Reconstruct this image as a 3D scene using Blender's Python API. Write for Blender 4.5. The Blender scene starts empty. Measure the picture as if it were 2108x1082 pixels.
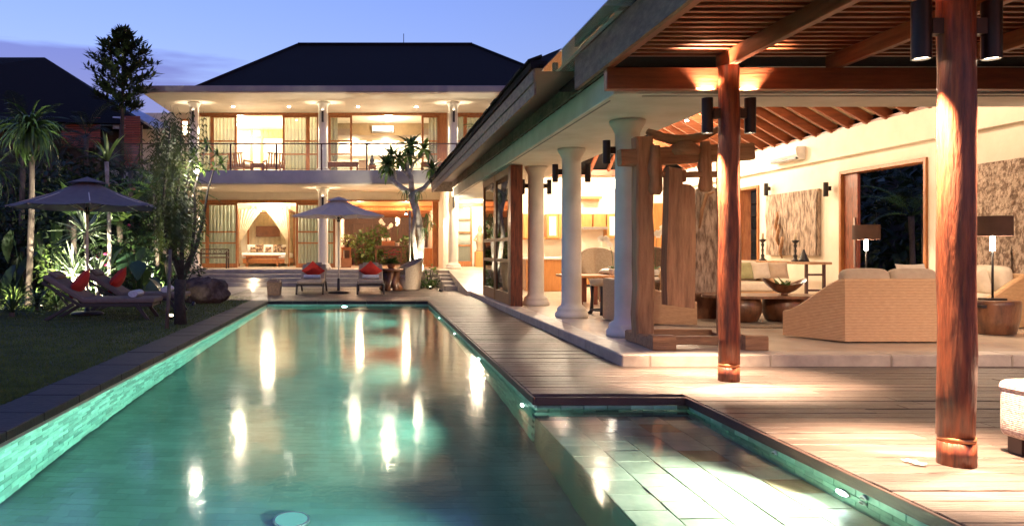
import bpy, math, random
from mathutils import Vector, Matrix, Euler, noise as mnoise
R = math.radians
random.seed(11)
SC = bpy.context.scene
COL = SC.collection

# ------------------------------------------------------------------ camera
# one-point view along +Y; the photograph's vanishing point is not at its centre, so the lens is shifted
F, CX, CY, H = 1550.0, 764.0, 514.0, 1.25
cam = bpy.data.cameras.new('camera'); cam_o = bpy.data.objects.new('camera', cam); COL.objects.link(cam_o)
cam.sensor_width = 36; cam.lens = 36 * F / 2108
cam.shift_x = (1054 - CX) / 2108; cam.shift_y = -(541 - CY) / 2108
cam.clip_start = 0.05; cam.clip_end = 2000
cam_o.location = (0, 0, H); cam_o.rotation_euler = (R(90), 0, 0)
SC.camera = cam_o

# ------------------------------------------------------------------ sky at dusk
W = bpy.data.worlds.new('World'); SC.world = W; W.use_nodes = True
nt = W.node_tree; nt.nodes.clear()
def wn(t, **k):
    n = nt.nodes.new(t)
    for a, b in k.items(): setattr(n, a, b)
    return n
sky = wn('ShaderNodeTexSky', sky_type='NISHITA'); sky.sun_disc = False
sky.sun_elevation = R(6.0); sky.sun_rotation = R(150); sky.altitude = 0
sky.air_density = 1.6; sky.dust_density = 0.4; sky.ozone_density = 4.0
tc = wn('ShaderNodeTexCoord'); sep = wn('ShaderNodeSeparateXYZ'); nt.links.new(tc.outputs['Generated'], sep.inputs[0])
mp = wn('ShaderNodeMapping'); mp.inputs['Scale'].default_value = (1.2, 1.2, 9); nt.links.new(tc.outputs['Generated'], mp.inputs[0])
nz = wn('ShaderNodeTexNoise'); nz.inputs['Scale'].default_value = 2.0; nz.inputs['Detail'].default_value = 5; nt.links.new(mp.outputs[0], nz.inputs['Vector'])
hz = wn('ShaderNodeMath', operation='MULTIPLY_ADD'); nt.links.new(nz.outputs['Fac'], hz.inputs[0]); hz.inputs[1].default_value = -0.16; nt.links.new(sep.outputs['Z'], hz.inputs[2])
cr = wn('ShaderNodeValToRGB'); nt.links.new(hz.outputs[0], cr.inputs[0])
cr.color_ramp.elements[0].position = 0.15; cr.color_ramp.elements[0].color = (1, 1, 1, 1)
cr.color_ramp.elements[1].position = 0.168; cr.color_ramp.elements[1].color = (0, 0, 0, 1)
mixc = wn('ShaderNodeMix', data_type='RGBA', blend_type='MULTIPLY'); mixc.inputs['Factor'].default_value = 1.0
tint = wn('ShaderNodeMix', data_type='RGBA'); nt.links.new(cr.outputs[0], tint.inputs['Factor'])
tint.inputs['A'].default_value = (0.87, 0.64, 1.08, 1); tint.inputs['B'].default_value = (0.53, 0.34, 0.70, 1)
nt.links.new(sky.outputs[0], mixc.inputs['A']); nt.links.new(tint.outputs['Result'], mixc.inputs['B'])
bg = wn('ShaderNodeBackground'); bg.inputs['Strength'].default_value = 0.15
nt.links.new(mixc.outputs['Result'], bg.inputs['Color'])
wo = wn('ShaderNodeOutputWorld'); nt.links.new(bg.outputs[0], wo.inputs[0])
sun = bpy.data.lights.new('sun', 'SUN'); sun.energy = 0.02; sun.angle = R(20); sun.color = (1, .8, .65)
sun_o = bpy.data.objects.new('sun', sun); COL.objects.link(sun_o); sun_o.rotation_euler = (R(87), 0, R(150) + math.pi)

SC.view_settings.view_transform = 'Standard'; SC.view_settings.look = 'None'
SC.view_settings.exposure = 1.5; SC.view_settings.gamma = 1; SC.view_settings.use_curve_mapping = False
SC.render.engine = 'CYCLES'
cy = SC.cycles
cy.use_denoising = True; cy.denoiser = 'OPENIMAGEDENOISE'
cy.caustics_reflective = False; cy.caustics_refractive = True
cy.sample_clamp_indirect = 4; cy.sample_clamp_direct = 0; cy.blur_glossy = 0.3
cy.max_bounces = 9; cy.diffuse_bounces = 4; cy.glossy_bounces = 4; cy.transmission_bounces = 6; cy.transparent_max_bounces = 24
cy.use_light_tree = True

def P(px, py, Y): return Vector(((px - CX) / F * Y, Y, H - (py - CY) / F * Y))
def PX(px, Y): return (px - CX) / F * Y
def PZ(py, Y): return H - (py - CY) / F * Y

# ------------------------------------------------------------------ materials
M = {}
def mat(name, col, rough=.6, col2=None, scale=6., stretch=(1, 1, 1), bump=0., bscale=None, metal=0., rand=0., spec=.5,
        coat=0., trans=0., detail=6, lo=.35, hi=.65, bstretch=None, wave=None, attr=False, bdist=.02):
    m = bpy.data.materials.new(name); m.use_nodes = True; M[name] = m
    t = m.node_tree; b = t.nodes['Principled BSDF']; L = t.links.new
    b.inputs['Roughness'].default_value = rough; b.inputs['Metallic'].default_value = metal
    b.inputs['Specular IOR Level'].default_value = spec
    if coat: b.inputs['Coat Weight'].default_value = coat; b.inputs['Coat Roughness'].default_value = .15
    def nd(ty, **k):
        n = t.nodes.new(ty)
        for a, v in k.items(): setattr(n, a, v)
        return n
    co = nd('ShaderNodeTexCoord'); oi = nd('ShaderNodeObjectInfo')
    ofs = nd('ShaderNodeVectorMath', operation='SCALE'); L(co.outputs['Object'], ofs.inputs[0]); ofs.inputs['Scale'].default_value = 1
    add = nd('ShaderNodeVectorMath', operation='ADD'); L(ofs.outputs[0], add.inputs[0])
    sh = nd('ShaderNodeVectorMath', operation='SCALE'); sh.inputs[0].default_value = (13.1, 7.7, 5.3); L(oi.outputs['Random'], sh.inputs['Scale'])
    L(sh.outputs[0], add.inputs[1])
    mpg = nd('ShaderNodeMapping'); mpg.inputs['Scale'].default_value = stretch; L(add.outputs[0], mpg.inputs[0])
    no = nd('ShaderNodeTexNoise'); no.inputs['Scale'].default_value = scale; no.inputs['Detail'].default_value = detail; no.inputs['Roughness'].default_value = .62
    L(mpg.outputs[0], no.inputs['Vector'])
    rp = nd('ShaderNodeValToRGB'); L(no.outputs['Fac'], rp.inputs[0])
    c2 = col2 or tuple(c * .78 for c in col)
    rp.color_ramp.elements[0].position = lo; rp.color_ramp.elements[0].color = (*c2, 1)
    rp.color_ramp.elements[1].position = hi; rp.color_ramp.elements[1].color = (*col, 1)
    out = rp.outputs[0]
    if rand or attr:
        hs = nd('ShaderNodeHueSaturation'); L(out, hs.inputs['Color'])
        mr = nd('ShaderNodeMapRange'); mr.inputs['To Min'].default_value = 1 - (rand or .3); mr.inputs['To Max'].default_value = 1 + (rand or .3)
        if attr:
            at = nd('ShaderNodeAttribute', attribute_name='tint'); L(at.outputs['Fac'], mr.inputs['Value'])
        else: L(oi.outputs['Random'], mr.inputs['Value'])
        L(mr.outputs[0], hs.inputs['Value']); out = hs.outputs[0]
    hgt = None
    if wave:                                   # (scale, direction, darkening): woven / ribbed relief
        wv = nd('ShaderNodeTexWave', wave_type='BANDS', bands_direction=wave[1]); wv.inputs['Scale'].default_value = wave[0]
        wv.inputs['Distortion'].default_value = .6; wv.inputs['Detail'].default_value = 2; L(co.outputs['Object'], wv.inputs['Vector'])
        mx = nd('ShaderNodeMix', data_type='RGBA', blend_type='MULTIPLY'); mx.inputs['Factor'].default_value = wave[2]
        L(out, mx.inputs['A']); L(wv.outputs['Color'], mx.inputs['B']); out = mx.outputs['Result']; hgt = wv.outputs['Fac']
    L(out, b.inputs['Base Color'])
    if bump:
        bp = nd('ShaderNodeBump'); bp.inputs['Strength'].default_value = bump; bp.inputs['Distance'].default_value = bdist
        if hgt is None:
            n2 = nd('ShaderNodeTexNoise'); n2.inputs['Scale'].default_value = bscale or scale * 3; n2.inputs['Detail'].default_value = 5
            L(mpg.outputs[0], n2.inputs['Vector']); hgt = n2.outputs['Fac']
        L(hgt, bp.inputs['Height']); L(bp.outputs[0], b.inputs['Normal'])
    if trans:
        tr = nd('ShaderNodeBsdfTranslucent'); L(out, tr.inputs['Color']); mxs = nd('ShaderNodeMixShader'); mxs.inputs[0].default_value = trans
        L(b.outputs[0], mxs.inputs[1]); L(tr.outputs[0], mxs.inputs[2]); L(mxs.outputs[0], t.nodes['Material Output'].inputs['Surface'])
    return m
def emit(name, col, s):
    m = bpy.data.materials.new(name); m.use_nodes = True; M[name] = m; t = m.node_tree; t.nodes.clear()
    e = t.nodes.new('ShaderNodeEmission'); e.inputs[0].default_value = (*col, 1); e.inputs[1].default_value = s
    o = t.nodes.new('ShaderNodeOutputMaterial'); t.links.new(e.outputs[0], o.inputs[0]); return m
def glass(name, tintc=(.93, .96, .95), gloss=1.0, rough=.01):
    m = bpy.data.materials.new(name); m.use_nodes = True; M[name] = m; t = m.node_tree; t.nodes.clear(); L = t.links.new
    tr = t.nodes.new('ShaderNodeBsdfTransparent'); tr.inputs[0].default_value = (*tintc, 1)
    g = t.nodes.new('ShaderNodeBsdfGlossy'); g.inputs['Roughness'].default_value = rough
    fr = t.nodes.new('ShaderNodeFresnel'); fr.inputs[0].default_value = 1.5
    mu = t.nodes.new('ShaderNodeMath'); mu.operation = 'MULTIPLY'; mu.inputs[1].default_value = gloss; L(fr.outputs[0], mu.inputs[0])
    mx = t.nodes.new('ShaderNodeMixShader'); L(mu.outputs[0], mx.inputs[0]); L(tr.outputs[0], mx.inputs[1]); L(g.outputs[0], mx.inputs[2])
    o = t.nodes.new('ShaderNodeOutputMaterial'); L(mx.outputs[0], o.inputs[0]); return m
# setting
mat('soil', (.05, .038, .025), .95, scale=9, bump=.6)
mat('turf', (.06, .075, .018), .95, col2=(.02, .035, .01), scale=14, bump=.4)
mat('grass', (.13, .17, .03), .7, col2=(.065, .1, .018), scale=3, trans=.25)
mat('coping', (.032, .023, .02), .7, col2=(.016, .012, .011), scale=7, bump=.25, rand=.18)
mat('plank', (.13, .095, .078), .42, col2=(.04, .028, .023), scale=3, stretch=(1, 14, 6), bump=.5, rand=.36, lo=.3, hi=.7)
mat('deck_edge', (.09, .05, .038), .5, scale=4, stretch=(1, 1, 8), bump=.2)
mat('joist', (.03, .022, .018), .8)
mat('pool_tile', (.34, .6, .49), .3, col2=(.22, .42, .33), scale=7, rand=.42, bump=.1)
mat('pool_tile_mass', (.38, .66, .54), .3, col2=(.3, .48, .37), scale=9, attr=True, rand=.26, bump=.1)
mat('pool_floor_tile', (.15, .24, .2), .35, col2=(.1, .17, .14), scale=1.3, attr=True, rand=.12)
mat('shelf_tile', (.56, .55, .4), .3, col2=(.4, .42, .3), scale=7, rand=.2, bump=.08)
mat('shelf_tile_brown', (.42, .3, .17), .35, scale=7, rand=.1)
mat('grout', (.16, .24, .19), .7)
mat('stone_floor', (.62, .53, .42), .26, col2=(.5, .42, .33), scale=2.2, bump=.05, bscale=30, spec=.5)
mat('stone_edge', (.5, .43, .35), .5, col2=(.36, .3, .25), scale=5, bump=.15)
mat('step_stone', (.46, .4, .33), .55, col2=(.32, .28, .23), scale=4, bump=.15)
# building
mat('plaster_cream', (.77, .7, .58), .8, col2=(.7, .63, .51), scale=2.5, bump=.06, bscale=25)
mat('plaster_white', (.75, .73, .67), .75, col2=(.62, .6, .53), scale=2.2, bump=.14, bscale=20, lo=.28, hi=.6, detail=9)
mat('fascia_grey', (.23, .21, .2), .6, col2=(.17, .165, .175), scale=2)
mat('slab_grey', (.47, .43, .38), .65, col2=(.39, .35, .31), scale=2, bump=.08)
mat('roof_dark', (.013, .012, .014), .85, col2=(.007, .007, .008), scale=30, bump=.5, stretch=(1, 3, 3), spec=.12)
mat('teak', (.42, .17, .055), .42, col2=(.27, .095, .03), scale=4, stretch=(6, 6, 1), bump=.08)
mat('merbau', (.29, .072, .026), .42, col2=(.075, .018, .009), scale=4.5, stretch=(7, 7, .8), bump=.4, bscale=9, coat=.12, lo=.34, hi=.66, detail=9)
mat('merbau_h', (.25, .075, .03), .42, col2=(.14, .036, .016), scale=3, stretch=(.7, 6, 6), bump=.12, rand=.12)
mat('merbau_y', (.25, .075, .03), .42, col2=(.14, .036, .016), scale=3, stretch=(6, .7, 6), bump=.12, rand=.12)
mat('shingle_wood', (.25, .165, .115), .75, col2=(.12, .078, .055), scale=6, stretch=(3, 1, 3), bump=.35, rand=.25)
mat('bamboo_ceiling', (.62, .5, .31), .6, col2=(.5, .39, .23), scale=5, stretch=(1, 8, 1), bump=.1)
mat('ceiling_orange', (.55, .2, .075), .5, col2=(.36, .12, .045), scale=3, stretch=(.6, 7, 6), bump=.1)
mat('rail_dark', (.06, .028, .022), .4)
mat('black_metal', (.018, .017, .018), .38, spec=.5)
mat('bronze', (.03, .024, .022), .35, metal=.4)
mat('copper_band', (.5, .2, .08), .35, metal=.6)
mat('white_plastic', (.78, .78, .76), .35)
mat('dark_stone', (.075, .065, .058), .85, col2=(.04, .034, .03), scale=3, bump=.6, rand=.35)
mat('wood_brown_wall', (.11, .055, .035), .6, col2=(.06, .03, .02), scale=4, stretch=(6, 6, 1), bump=.2, rand=.2)
# furniture
mat('old_wood', (.46, .26, .135), .7, col2=(.21, .11, .055), scale=3, stretch=(7, 7, .8), bump=.4, lo=.3, hi=.7)
mat('old_wood_h', (.42, .24, .125), .7, col2=(.19, .1, .05), scale=3, stretch=(.8, 7, 7), bump=.4, lo=.3, hi=.7)
mat('drift_wood', (.5, .39, .3), .8, col2=(.13, .085, .06), scale=4.5, stretch=(4, 4, .9), bump=.7, lo=.38, hi=.62)
mat('root_wood', (.22, .095, .045), .38, col2=(.07, .028, .014), scale=3, stretch=(3, 3, 1), bump=.25, coat=.3, lo=.35, hi=.62)
mat('wicker', (.74, .48, .27), .6, col2=(.56, .33, .17), scale=30, stretch=(.5, .5, 2), lo=.25, hi=.75, wave=(17, 'Z', .3), bump=.5, bdist=.006)
mat('wicker_pale', (.52, .43, .33), .6, col2=(.4, .32, .23), scale=25, wave=(16, 'Z', .35), bump=.5, bdist=.006)
mat('wicker_dark', (.2, .125, .08), .6, col2=(.1, .06, .04), scale=22, wave=(14, 'Z', .5), bump=.6, bdist=.008)
mat('cushion', (.68, .61, .5), .9, col2=(.62, .55, .44), scale=14, bump=.12, bscale=120)
mat('cushion_tan', (.48, .39, .29), .9, col2=(.43, .34, .25), scale=14, bump=.12, bscale=120)
mat('cushion_green', (.42, .42, .22), .9, scale=10, bump=.1)
mat('cushion_red', (.56, .035, .022), .85, col2=(.46, .025, .016), scale=10, bump=.12, bscale=90)
mat('towel', (.62, .64, .68), .95, scale=30, bump=.3, bscale=160)
mat('lounger_frame', (.035, .026, .022), .5)
mat('mattress', (.34, .275, .22), .9, col2=(.28, .225, .18), scale=12, bump=.12, bscale=100)
mat('mattress_dim', (.19, .145, .115), .9, col2=(.15, .115, .09), scale=12, bump=.12, bscale=100)
mat('canopy_grey', (.2, .155, .15), .85, col2=(.165, .13, .125), scale=8, trans=.2)
mat('canopy_taupe', (.6, .5, .42), .85, col2=(.54, .44, .37), scale=8, trans=.3)
mat('pole_wood', (.7, .6, .48), .5, stretch=(5, 5, 1))
mat('curtain', (.42, .4, .3), .85, col2=(.36, .34, .25), scale=2, trans=.4)
mat('curtain_pale', (.5, .54, .46), .85, col2=(.43, .47, .4), scale=2, trans=.4)
mat('net', (.78, .68, .5), .9, trans=.45)
mat('linen', (.8, .77, .72), .9, bump=.1, bscale=40)
mat('print_brown', (.1, .05, .03), .8, col2=(.45, .32, .2), scale=9, lo=.45, hi=.55)
mat('olive_panel', (.26, .18, .09), .8, scale=3)
mat('marble', (.8, .76, .68), .3, scale=3)
mat('cabinet', (.58, .27, .09), .4, col2=(.47, .2, .06), scale=3, stretch=(5, 5, 1), bump=.05)
mat('steel', (.5, .5, .5), .3, metal=.9)
mat('rug', (.36, .29, .22), .95, col2=(.26, .2, .15), scale=40, bump=.8, bscale=150)
mat('lamp_shade', (.085, .045, .034), .9, trans=.03)
mat('carved', (.5, .39, .3), .8, col2=(.17, .11, .075), scale=15, stretch=(1, 1, .8), bump=1, lo=.42, hi=.56, bscale=24, bdist=.03)
mat('ceramic', (.75, .74, .7), .3)
mat('ottoman', (.66, .57, .51), .85, col2=(.36, .25, .22), scale=60, stretch=(1, 1, 1.4), wave=(26, 'Z', .14), bump=.5, lo=.3, hi=.6, detail=1, bdist=.005)
mat('boulder', (.15, .11, .09), .95, col2=(.06, .042, .034), scale=5, bump=1, bscale=14, spec=.15, bdist=.05)
mat('terracotta', (.36, .15, .07), .7)
mat('candle', (.8, .72, .55), .5, trans=.3)
mat('artwork', (.12, .05, .035), .7, col2=(.22, .1, .06), scale=5)
mat('stone_statue', (.3, .21, .13), .7, bump=.3)
mat('clapboard', (.3, .085, .05), .6, col2=(.2, .05, .03), scale=5, stretch=(.6, 5, 5), rand=.25)
mat('flashing', (.42, .5, .66), .35, metal=.1)
# plants
mat('leaf_green', (.07, .13, .03), .42, col2=(.035, .075, .018), scale=4, trans=.3, rand=.3)
mat('leaf_light', (.16, .23, .055), .42, col2=(.09, .15, .03), scale=4, trans=.35, rand=.3)
mat('leaf_dark', (.03, .055, .018), .5, col2=(.015, .03, .01), scale=4, trans=.2, rand=.3)
mat('leaf_silver', (.34, .4, .27), .5, col2=(.2, .27, .14), scale=4, trans=.25, rand=.2)
mat('leaf_blue', (.05, .11, .055), .4, col2=(.03, .07, .035), scale=3, trans=.2)
mat('leaf_hang', (.1, .125, .025), .5, col2=(.045, .065, .013), scale=4, trans=.3, rand=.3)
mat('bark', (.17, .13, .095), .9, col2=(.075, .055, .04), scale=7, stretch=(1, 1, .5), bump=.8)
mat('bark_dark', (.055, .042, .033), .9, col2=(.025, .02, .016), scale=8, bump=.8)
mat('bark_pale', (.45, .4, .33), .85, col2=(.22, .17, .13), scale=6, bump=.6)
mat('bamboo', (.28, .25, .1), .5, scale=4)
mat('flower_pink', (.62, .06, .16), .7, trans=.2); mat('flower_orange', (.75, .14, .04), .7); mat('flower_white', (.85, .83, .76), .6, trans=.3)
emit('lens_warm', (1, .8, .55), 8); emit('lens_hot', (1, .86, .66), 45); emit('lens_cool', (.8, 1, .95), 25); emit('lens_floor', (.3, .9, .8), .22)
emit('bulb', (1, .86, .68), 14); emit('cove', (1, .8, .5), 2.2); emit('globe', (1, .88, .7), 7)
glass('pane'); glass('roof_glass', (.62, .64, .7), 1.6, .005); glass('pane_dark', (.55, .58, .56), 1.3)

# ------------------------------------------------------------------ mesh helpers
class MB:
    def __init__(s): s.v = []; s.f = []; s.sm = []; s.tint = []
    def add(s, vs, fs, smooth=False, X=None, tint=None):
        o = len(s.v)
        s.v += [tuple(X @ Vector(v)) if X is not None else tuple(v) for v in vs]
        s.f += [tuple(i + o for i in f) for f in fs]; s.sm += [smooth] * len(fs)
        s.tint += [random.random() if tint is None else tint] * len(vs)
        return s
    def box(s, x0, x1, y0, y1, z0, z1, b=0., X=None, tint=None):
        if x1 < x0: x0, x1 = x1, x0
        if y1 < y0: y0, y1 = y1, y0
        if z1 < z0: z0, z1 = z1, z0
        t = random.random() if tint is None else tint
        if b <= 0:
            vs = [(x, y, z) for x in (x0, x1) for y in (y0, y1) for z in (z0, z1)]
            return s.add(vs, [(0, 1, 3, 2), (4, 6, 7, 5), (0, 4, 5, 1), (2, 3, 7, 6), (0, 2, 6, 4), (1, 5, 7, 3)], X=X, tint=t)
        b = min(b, (x1 - x0) * .45, (y1 - y0) * .45, (z1 - z0) * .45)
        vs = []; idx = {}
        for ix, (xo, xi) in enumerate(((x0, x0 + b), (x1, x1 - b))):
            for iy, (yo, yi) in enumerate(((y0, y0 + b), (y1, y1 - b))):
                for iz, (zo, zi) in enumerate(((z0, z0 + b), (z1, z1 - b))):
                    for k, v in enumerate(((xo, yi, zi), (xi, yo, zi), (xi, yi, zo))):
                        idx[ix, iy, iz, k] = len(vs); vs.append(v)
        fs = []
        for a in (0, 1):
            fs.append([idx[a, 0, 0, 0], idx[a, 0, 1, 0], idx[a, 1, 1, 0], idx[a, 1, 0, 0]])
            fs.append([idx[0, a, 0, 1], idx[1, a, 0, 1], idx[1, a, 1, 1], idx[0, a, 1, 1]])
            fs.append([idx[0, 0, a, 2], idx[0, 1, a, 2], idx[1, 1, a, 2], idx[1, 0, a, 2]])
            for c in (0, 1):
                fs.append([idx[0, a, c, 1], idx[1, a, c, 1], idx[1, a, c, 2], idx[0, a, c, 2]])
                fs.append([idx[a, 0, c, 0], idx[a, 1, c, 0], idx[a, 1, c, 2], idx[a, 0, c, 2]])
                fs.append([idx[a, c, 0, 0], idx[a, c, 1, 0], idx[a, c, 1, 1], idx[a, c, 0, 1]])
                for d in (0, 1): fs.append([idx[a, c, d, 0], idx[a, c, d, 1], idx[a, c, d, 2]])
        ctr = Vector(((x0 + x1) / 2, (y0 + y1) / 2, (z0 + z1) / 2)); out = []
        for f in fs:
            p = [Vector(vs[i]) for i in f]; n = (p[1] - p[0]).cross(p[2] - p[0]); m = sum(p, Vector()) / len(p)
            out.append(tuple(f) if n.dot(m - ctr) > 0 else tuple(reversed(f)))
        return s.add(vs, out, X=X, tint=t)
    def bar(s, a, b, w, h, up=(0, 0, 1), bev=0.):
        a, b = Vector(a), Vector(b); d = (b - a); L = d.length; d.normalize()
        u = Vector(up)
        if abs(d.dot(u)) > .98: u = Vector((0, 1, 0))
        x = d.cross(u).normalized(); u = x.cross(d).normalized()
        X = Matrix((( x.x, d.x, u.x, a.x), (x.y, d.y, u.y, a.y), (x.z, d.z, u.z, a.z), (0, 0, 0, 1)))
        return s.box(-w / 2, w / 2, 0, L, -h / 2, h / 2, bev, X)
    def tube(s, pts, rads, n=8, cap=True, smooth=True, sq=1.):
        pts = [Vector(p) for p in pts]
        if not hasattr(rads, '__len__'): rads = [rads] * len(pts)
        vs = []; fs = []; ref = None
        for i, p in enumerate(pts):
            d = (pts[min(i + 1, len(pts) - 1)] - pts[max(i - 1, 0)]).normalized()
            if ref is None: ref = Vector((1, 0, 0)) if abs(d.x) < .9 else Vector((0, 1, 0))
            u = (ref - d * ref.dot(d)).normalized(); w = d.cross(u); ref = u
            for k in range(n):
                a = 2 * math.pi * k / n; vs.append(p + (u * math.cos(a) + w * math.sin(a) * sq) * rads[i])
        for i in range(len(pts) - 1):
            for k in range(n):
                k2 = (k + 1) % n; fs.append((i * n + k, i * n + k2, (i + 1) * n + k2, (i + 1) * n + k))
        s.add(vs, fs, smooth)
        if cap:
            o = len(s.v) - len(vs); s.f += [tuple(o + k for k in reversed(range(n))), tuple(o + (len(pts) - 1) * n + k for k in range(n))]; s.sm += [False] * 2
        return s
    def cyl(s, a, b, r0, r1=None, n=16): return s.tube([a, b], [r0, r0 if r1 is None else r1], n)
    def lathe(s, prof, c=(0, 0, 0), n=20, smooth=True):
        vs = []; fs = []; m = len(prof)
        for (r, z) in prof:
            for k in range(n):
                a = 2 * math.pi * k / n; vs.append((c[0] + r * math.cos(a), c[1] + r * math.sin(a), c[2] + z))
        for i in range(m - 1):
            for k in range(n):
                k2 = (k + 1) % n; fs.append((i * n + k, i * n + k2, (i + 1) * n + k2, (i + 1) * n + k))
        s.add(vs, fs, smooth); o = len(s.v) - len(vs)
        s.f += [tuple(o + k for k in reversed(range(n))), tuple(o + (m - 1) * n + k for k in range(n))]; s.sm += [False] * 2
        return s
    def grid(s, fn, nu, nv, smooth=True, X=None, close=False):
        vs = [fn(i / nu, j / nv) for i in range(nu + 1) for j in range(nv + 1)]
        fs = [(i * (nv + 1) + j, (i + 1) * (nv + 1) + j, (i + 1) * (nv + 1) + j + 1, i * (nv + 1) + j + 1) for i in range(nu) for j in range(nv)]
        return s.add(vs, fs, smooth, X)
    def poly(s, pts, z0, z1, X=None):            # extruded plan outline
        n = len(pts); vs = [(x, y, z0) for x, y in pts] + [(x, y, z1) for x, y in pts]
        fs = [tuple(reversed(range(n))), tuple(range(n, 2 * n))] + [(i, (i + 1) % n, n + (i + 1) % n, n + i) for i in range(n)]
        return s.add(vs, fs, X=X)
    def pillow(s, w, h, t, X=None, n=8, e=3.2, pinch=.06):
        for sg in (1, -1):
            def fn(u, v, sg=sg):
                a, b = 2 * u - 1, 2 * v - 1
                k = (max(0, 1 - abs(a) ** e) * max(0, 1 - abs(b) ** e)) ** .5
                q = 1 - pinch * (1 - (a * b) ** 2)
                return (a * w / 2 * (1 - pinch * (1 - b * b) * abs(a)), b * h / 2 * (1 - pinch * (1 - a * a) * abs(b)) , sg * t / 2 * k)
            vs = [fn(i / n, j / n) for i in range(n + 1) for j in range(n + 1)]
            q = n + 1; fs = [(i * q + j, (i + 1) * q + j, (i + 1) * q + j + 1, i * q + j + 1) for i in range(n) for j in range(n)]
            if sg < 0: fs = [tuple(reversed(f)) for f in fs]
            s.add(vs, fs, True, X)
        return s
    def mesh(s, name, o=(0, 0, 0)):
        me = bpy.data.meshes.new(name)
        me.from_pydata([(v[0] - o[0], v[1] - o[1], v[2] - o[2]) for v in s.v], [], s.f)
        me.polygons.foreach_set('use_smooth', s.sm)
        at = me.attributes.new('tint', 'FLOAT', 'POINT'); at.data.foreach_set('value', s.tint)
        me.update(); return me
    def build(s, name, m, parent=None, fix=True):
        o = ORG.get(parent.name, (0, 0, 0)) if parent else (0, 0, 0)
        me = s.mesh(name, o); me.materials.append(M[m]); ob = bpy.data.objects.new(name, me); COL.objects.link(ob)
        if parent: ob.parent = parent; ORG[ob.name] = o
        return ob
ORG = {}
def box(name, m, parent, x0, x1, y0, y1, z0, z1, b=0.): return MB().box(x0, x1, y0, y1, z0, z1, b).build(name, m, parent)
def soft(name, m, parent, x0, x1, y0, y1, z0, z1, w, X=None, seg=4, puff=0.):   # upholstered block: subdivided, rounded and slightly domed
    b = MB(); n = 10; e = 2.6
    hx, hy, hz_ = (x1 - x0) / 2, (y1 - y0) / 2, (z1 - z0) / 2; c = Vector(((x0 + x1) / 2, (y0 + y1) / 2, (z0 + z1) / 2))
    def proj(p):                                   # point on the cube [-1,1]^3 -> rounded box
        q = Vector((p[0] * hx, p[1] * hy, p[2] * hz_)); k = Vector((max(-hx + w, min(hx - w, q.x)), max(-hy + w, min(hy - w, q.y)), max(-hz_ + w, min(hz_ - w, q.z))))
        d = q - k
        if d.length > 1e-9: q = k + d.normalized() * w
        return c + q + Vector((0, 0, puff * (1 - (p[0]) ** 2) * (1 - p[1] ** 2) * (p[2] > 0)))
    ts = []
    def axis(h): 
        r = min(.98, w / h); inner = 1 - r
        return [-1, -1 + r * .08, -1 + r * .3, -1 + r * .6, -inner, -inner * .4, inner * .4, inner, 1 - r * .6, 1 - r * .3, 1 - r * .08, 1]
    A = [axis(hx), axis(hy), axis(hz_)]
    for ax in range(3):
        u, v = (ax + 1) % 3, (ax + 2) % 3
        for s_ in (-1, 1):
            vs = []; N = len(A[u])
            for a in A[u]:
                for d in A[v]:
                    p = [0, 0, 0]; p[ax] = s_; p[u] = a; p[v] = d; vs.append(proj(p))
            fs = [(i * N + j, (i + 1) * N + j, (i + 1) * N + j + 1, i * N + j + 1) for i in range(N - 1) for j in range(N - 1)]
            if s_ < 0: fs = [tuple(reversed(f)) for f in fs]
            b.add(vs, fs, True, X)
    return b.build(name, m, parent)
def tag(o, label=None, cat=None, group=None, kind=None):
    if label: o['label'] = label
    if cat: o['category'] = cat
    if group: o['group'] = group
    if kind: o['kind'] = kind
    return o
def thing(name, label, cat, loc=(0, 0, 0), group=None):
    e = bpy.data.objects.new(name, None); COL.objects.link(e); e.location = loc; e.empty_display_size = .1
    ORG[e.name] = tuple(loc); return tag(e, label, cat, group)
def structure(name, loc=(0, 0, 0)):
    e = bpy.data.objects.new(name, None); COL.objects.link(e); e.location = loc; ORG[e.name] = tuple(loc); e['kind'] = 'structure'; return e
def place(me, name, parent, loc, rot=(0, 0, 0), sc=1.):   # another object on shared mesh data; loc is local to the parent
    o = bpy.data.objects.new(name, me); COL.objects.link(o); o.parent = parent; o.location = loc; o.rotation_euler = rot
    o.scale = (sc, sc, sc) if not hasattr(sc, '__len__') else sc; return o
def copy_tree(o, loc=None, rotz=None, label=None, parent=None):
    c = o.copy(); COL.objects.link(c)
    if parent: c.parent = parent
    if loc is not None: c.location = loc
    if rotz is not None: c.rotation_euler = (0, 0, rotz)
    if label: c['label'] = label
    for ch in list(o.children): copy_tree(ch, parent=c)
    return c
def light(kind, loc, energy, col=(1, .74, .45), radius=.05, target=None, size=None, blend=.4, name='lamp_light', parent=None):
    l = bpy.data.lights.new(name, kind); l.energy = energy; l.color = col
    if kind in ('POINT', 'SPOT'): l.shadow_soft_size = radius
    if kind == 'SPOT': l.spot_size = R(size or 60); l.spot_blend = blend
    o = bpy.data.objects.new(name, l); COL.objects.link(o); o.location = loc
    if target is not None:
        d = Vector(target) - Vector(loc); o.rotation_euler = d.to_track_quat('-Z', 'Y').to_euler()
    if parent:
        o.parent = parent; o.location = Vector(loc) - Vector(ORG[parent.name])
    return o
m = glass('sheen_glass', (.62, .64, .7), 2.2, .004); t_ = m.node_tree    # roof glass, its pale reflection mixed in as diffuse colour
df = t_.nodes.new('ShaderNodeBsdfDiffuse'); df.inputs[0].default_value = (.6, .56, .5, 1); mm = t_.nodes.new('ShaderNodeMixShader'); mm.inputs[0].default_value = .3
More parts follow.
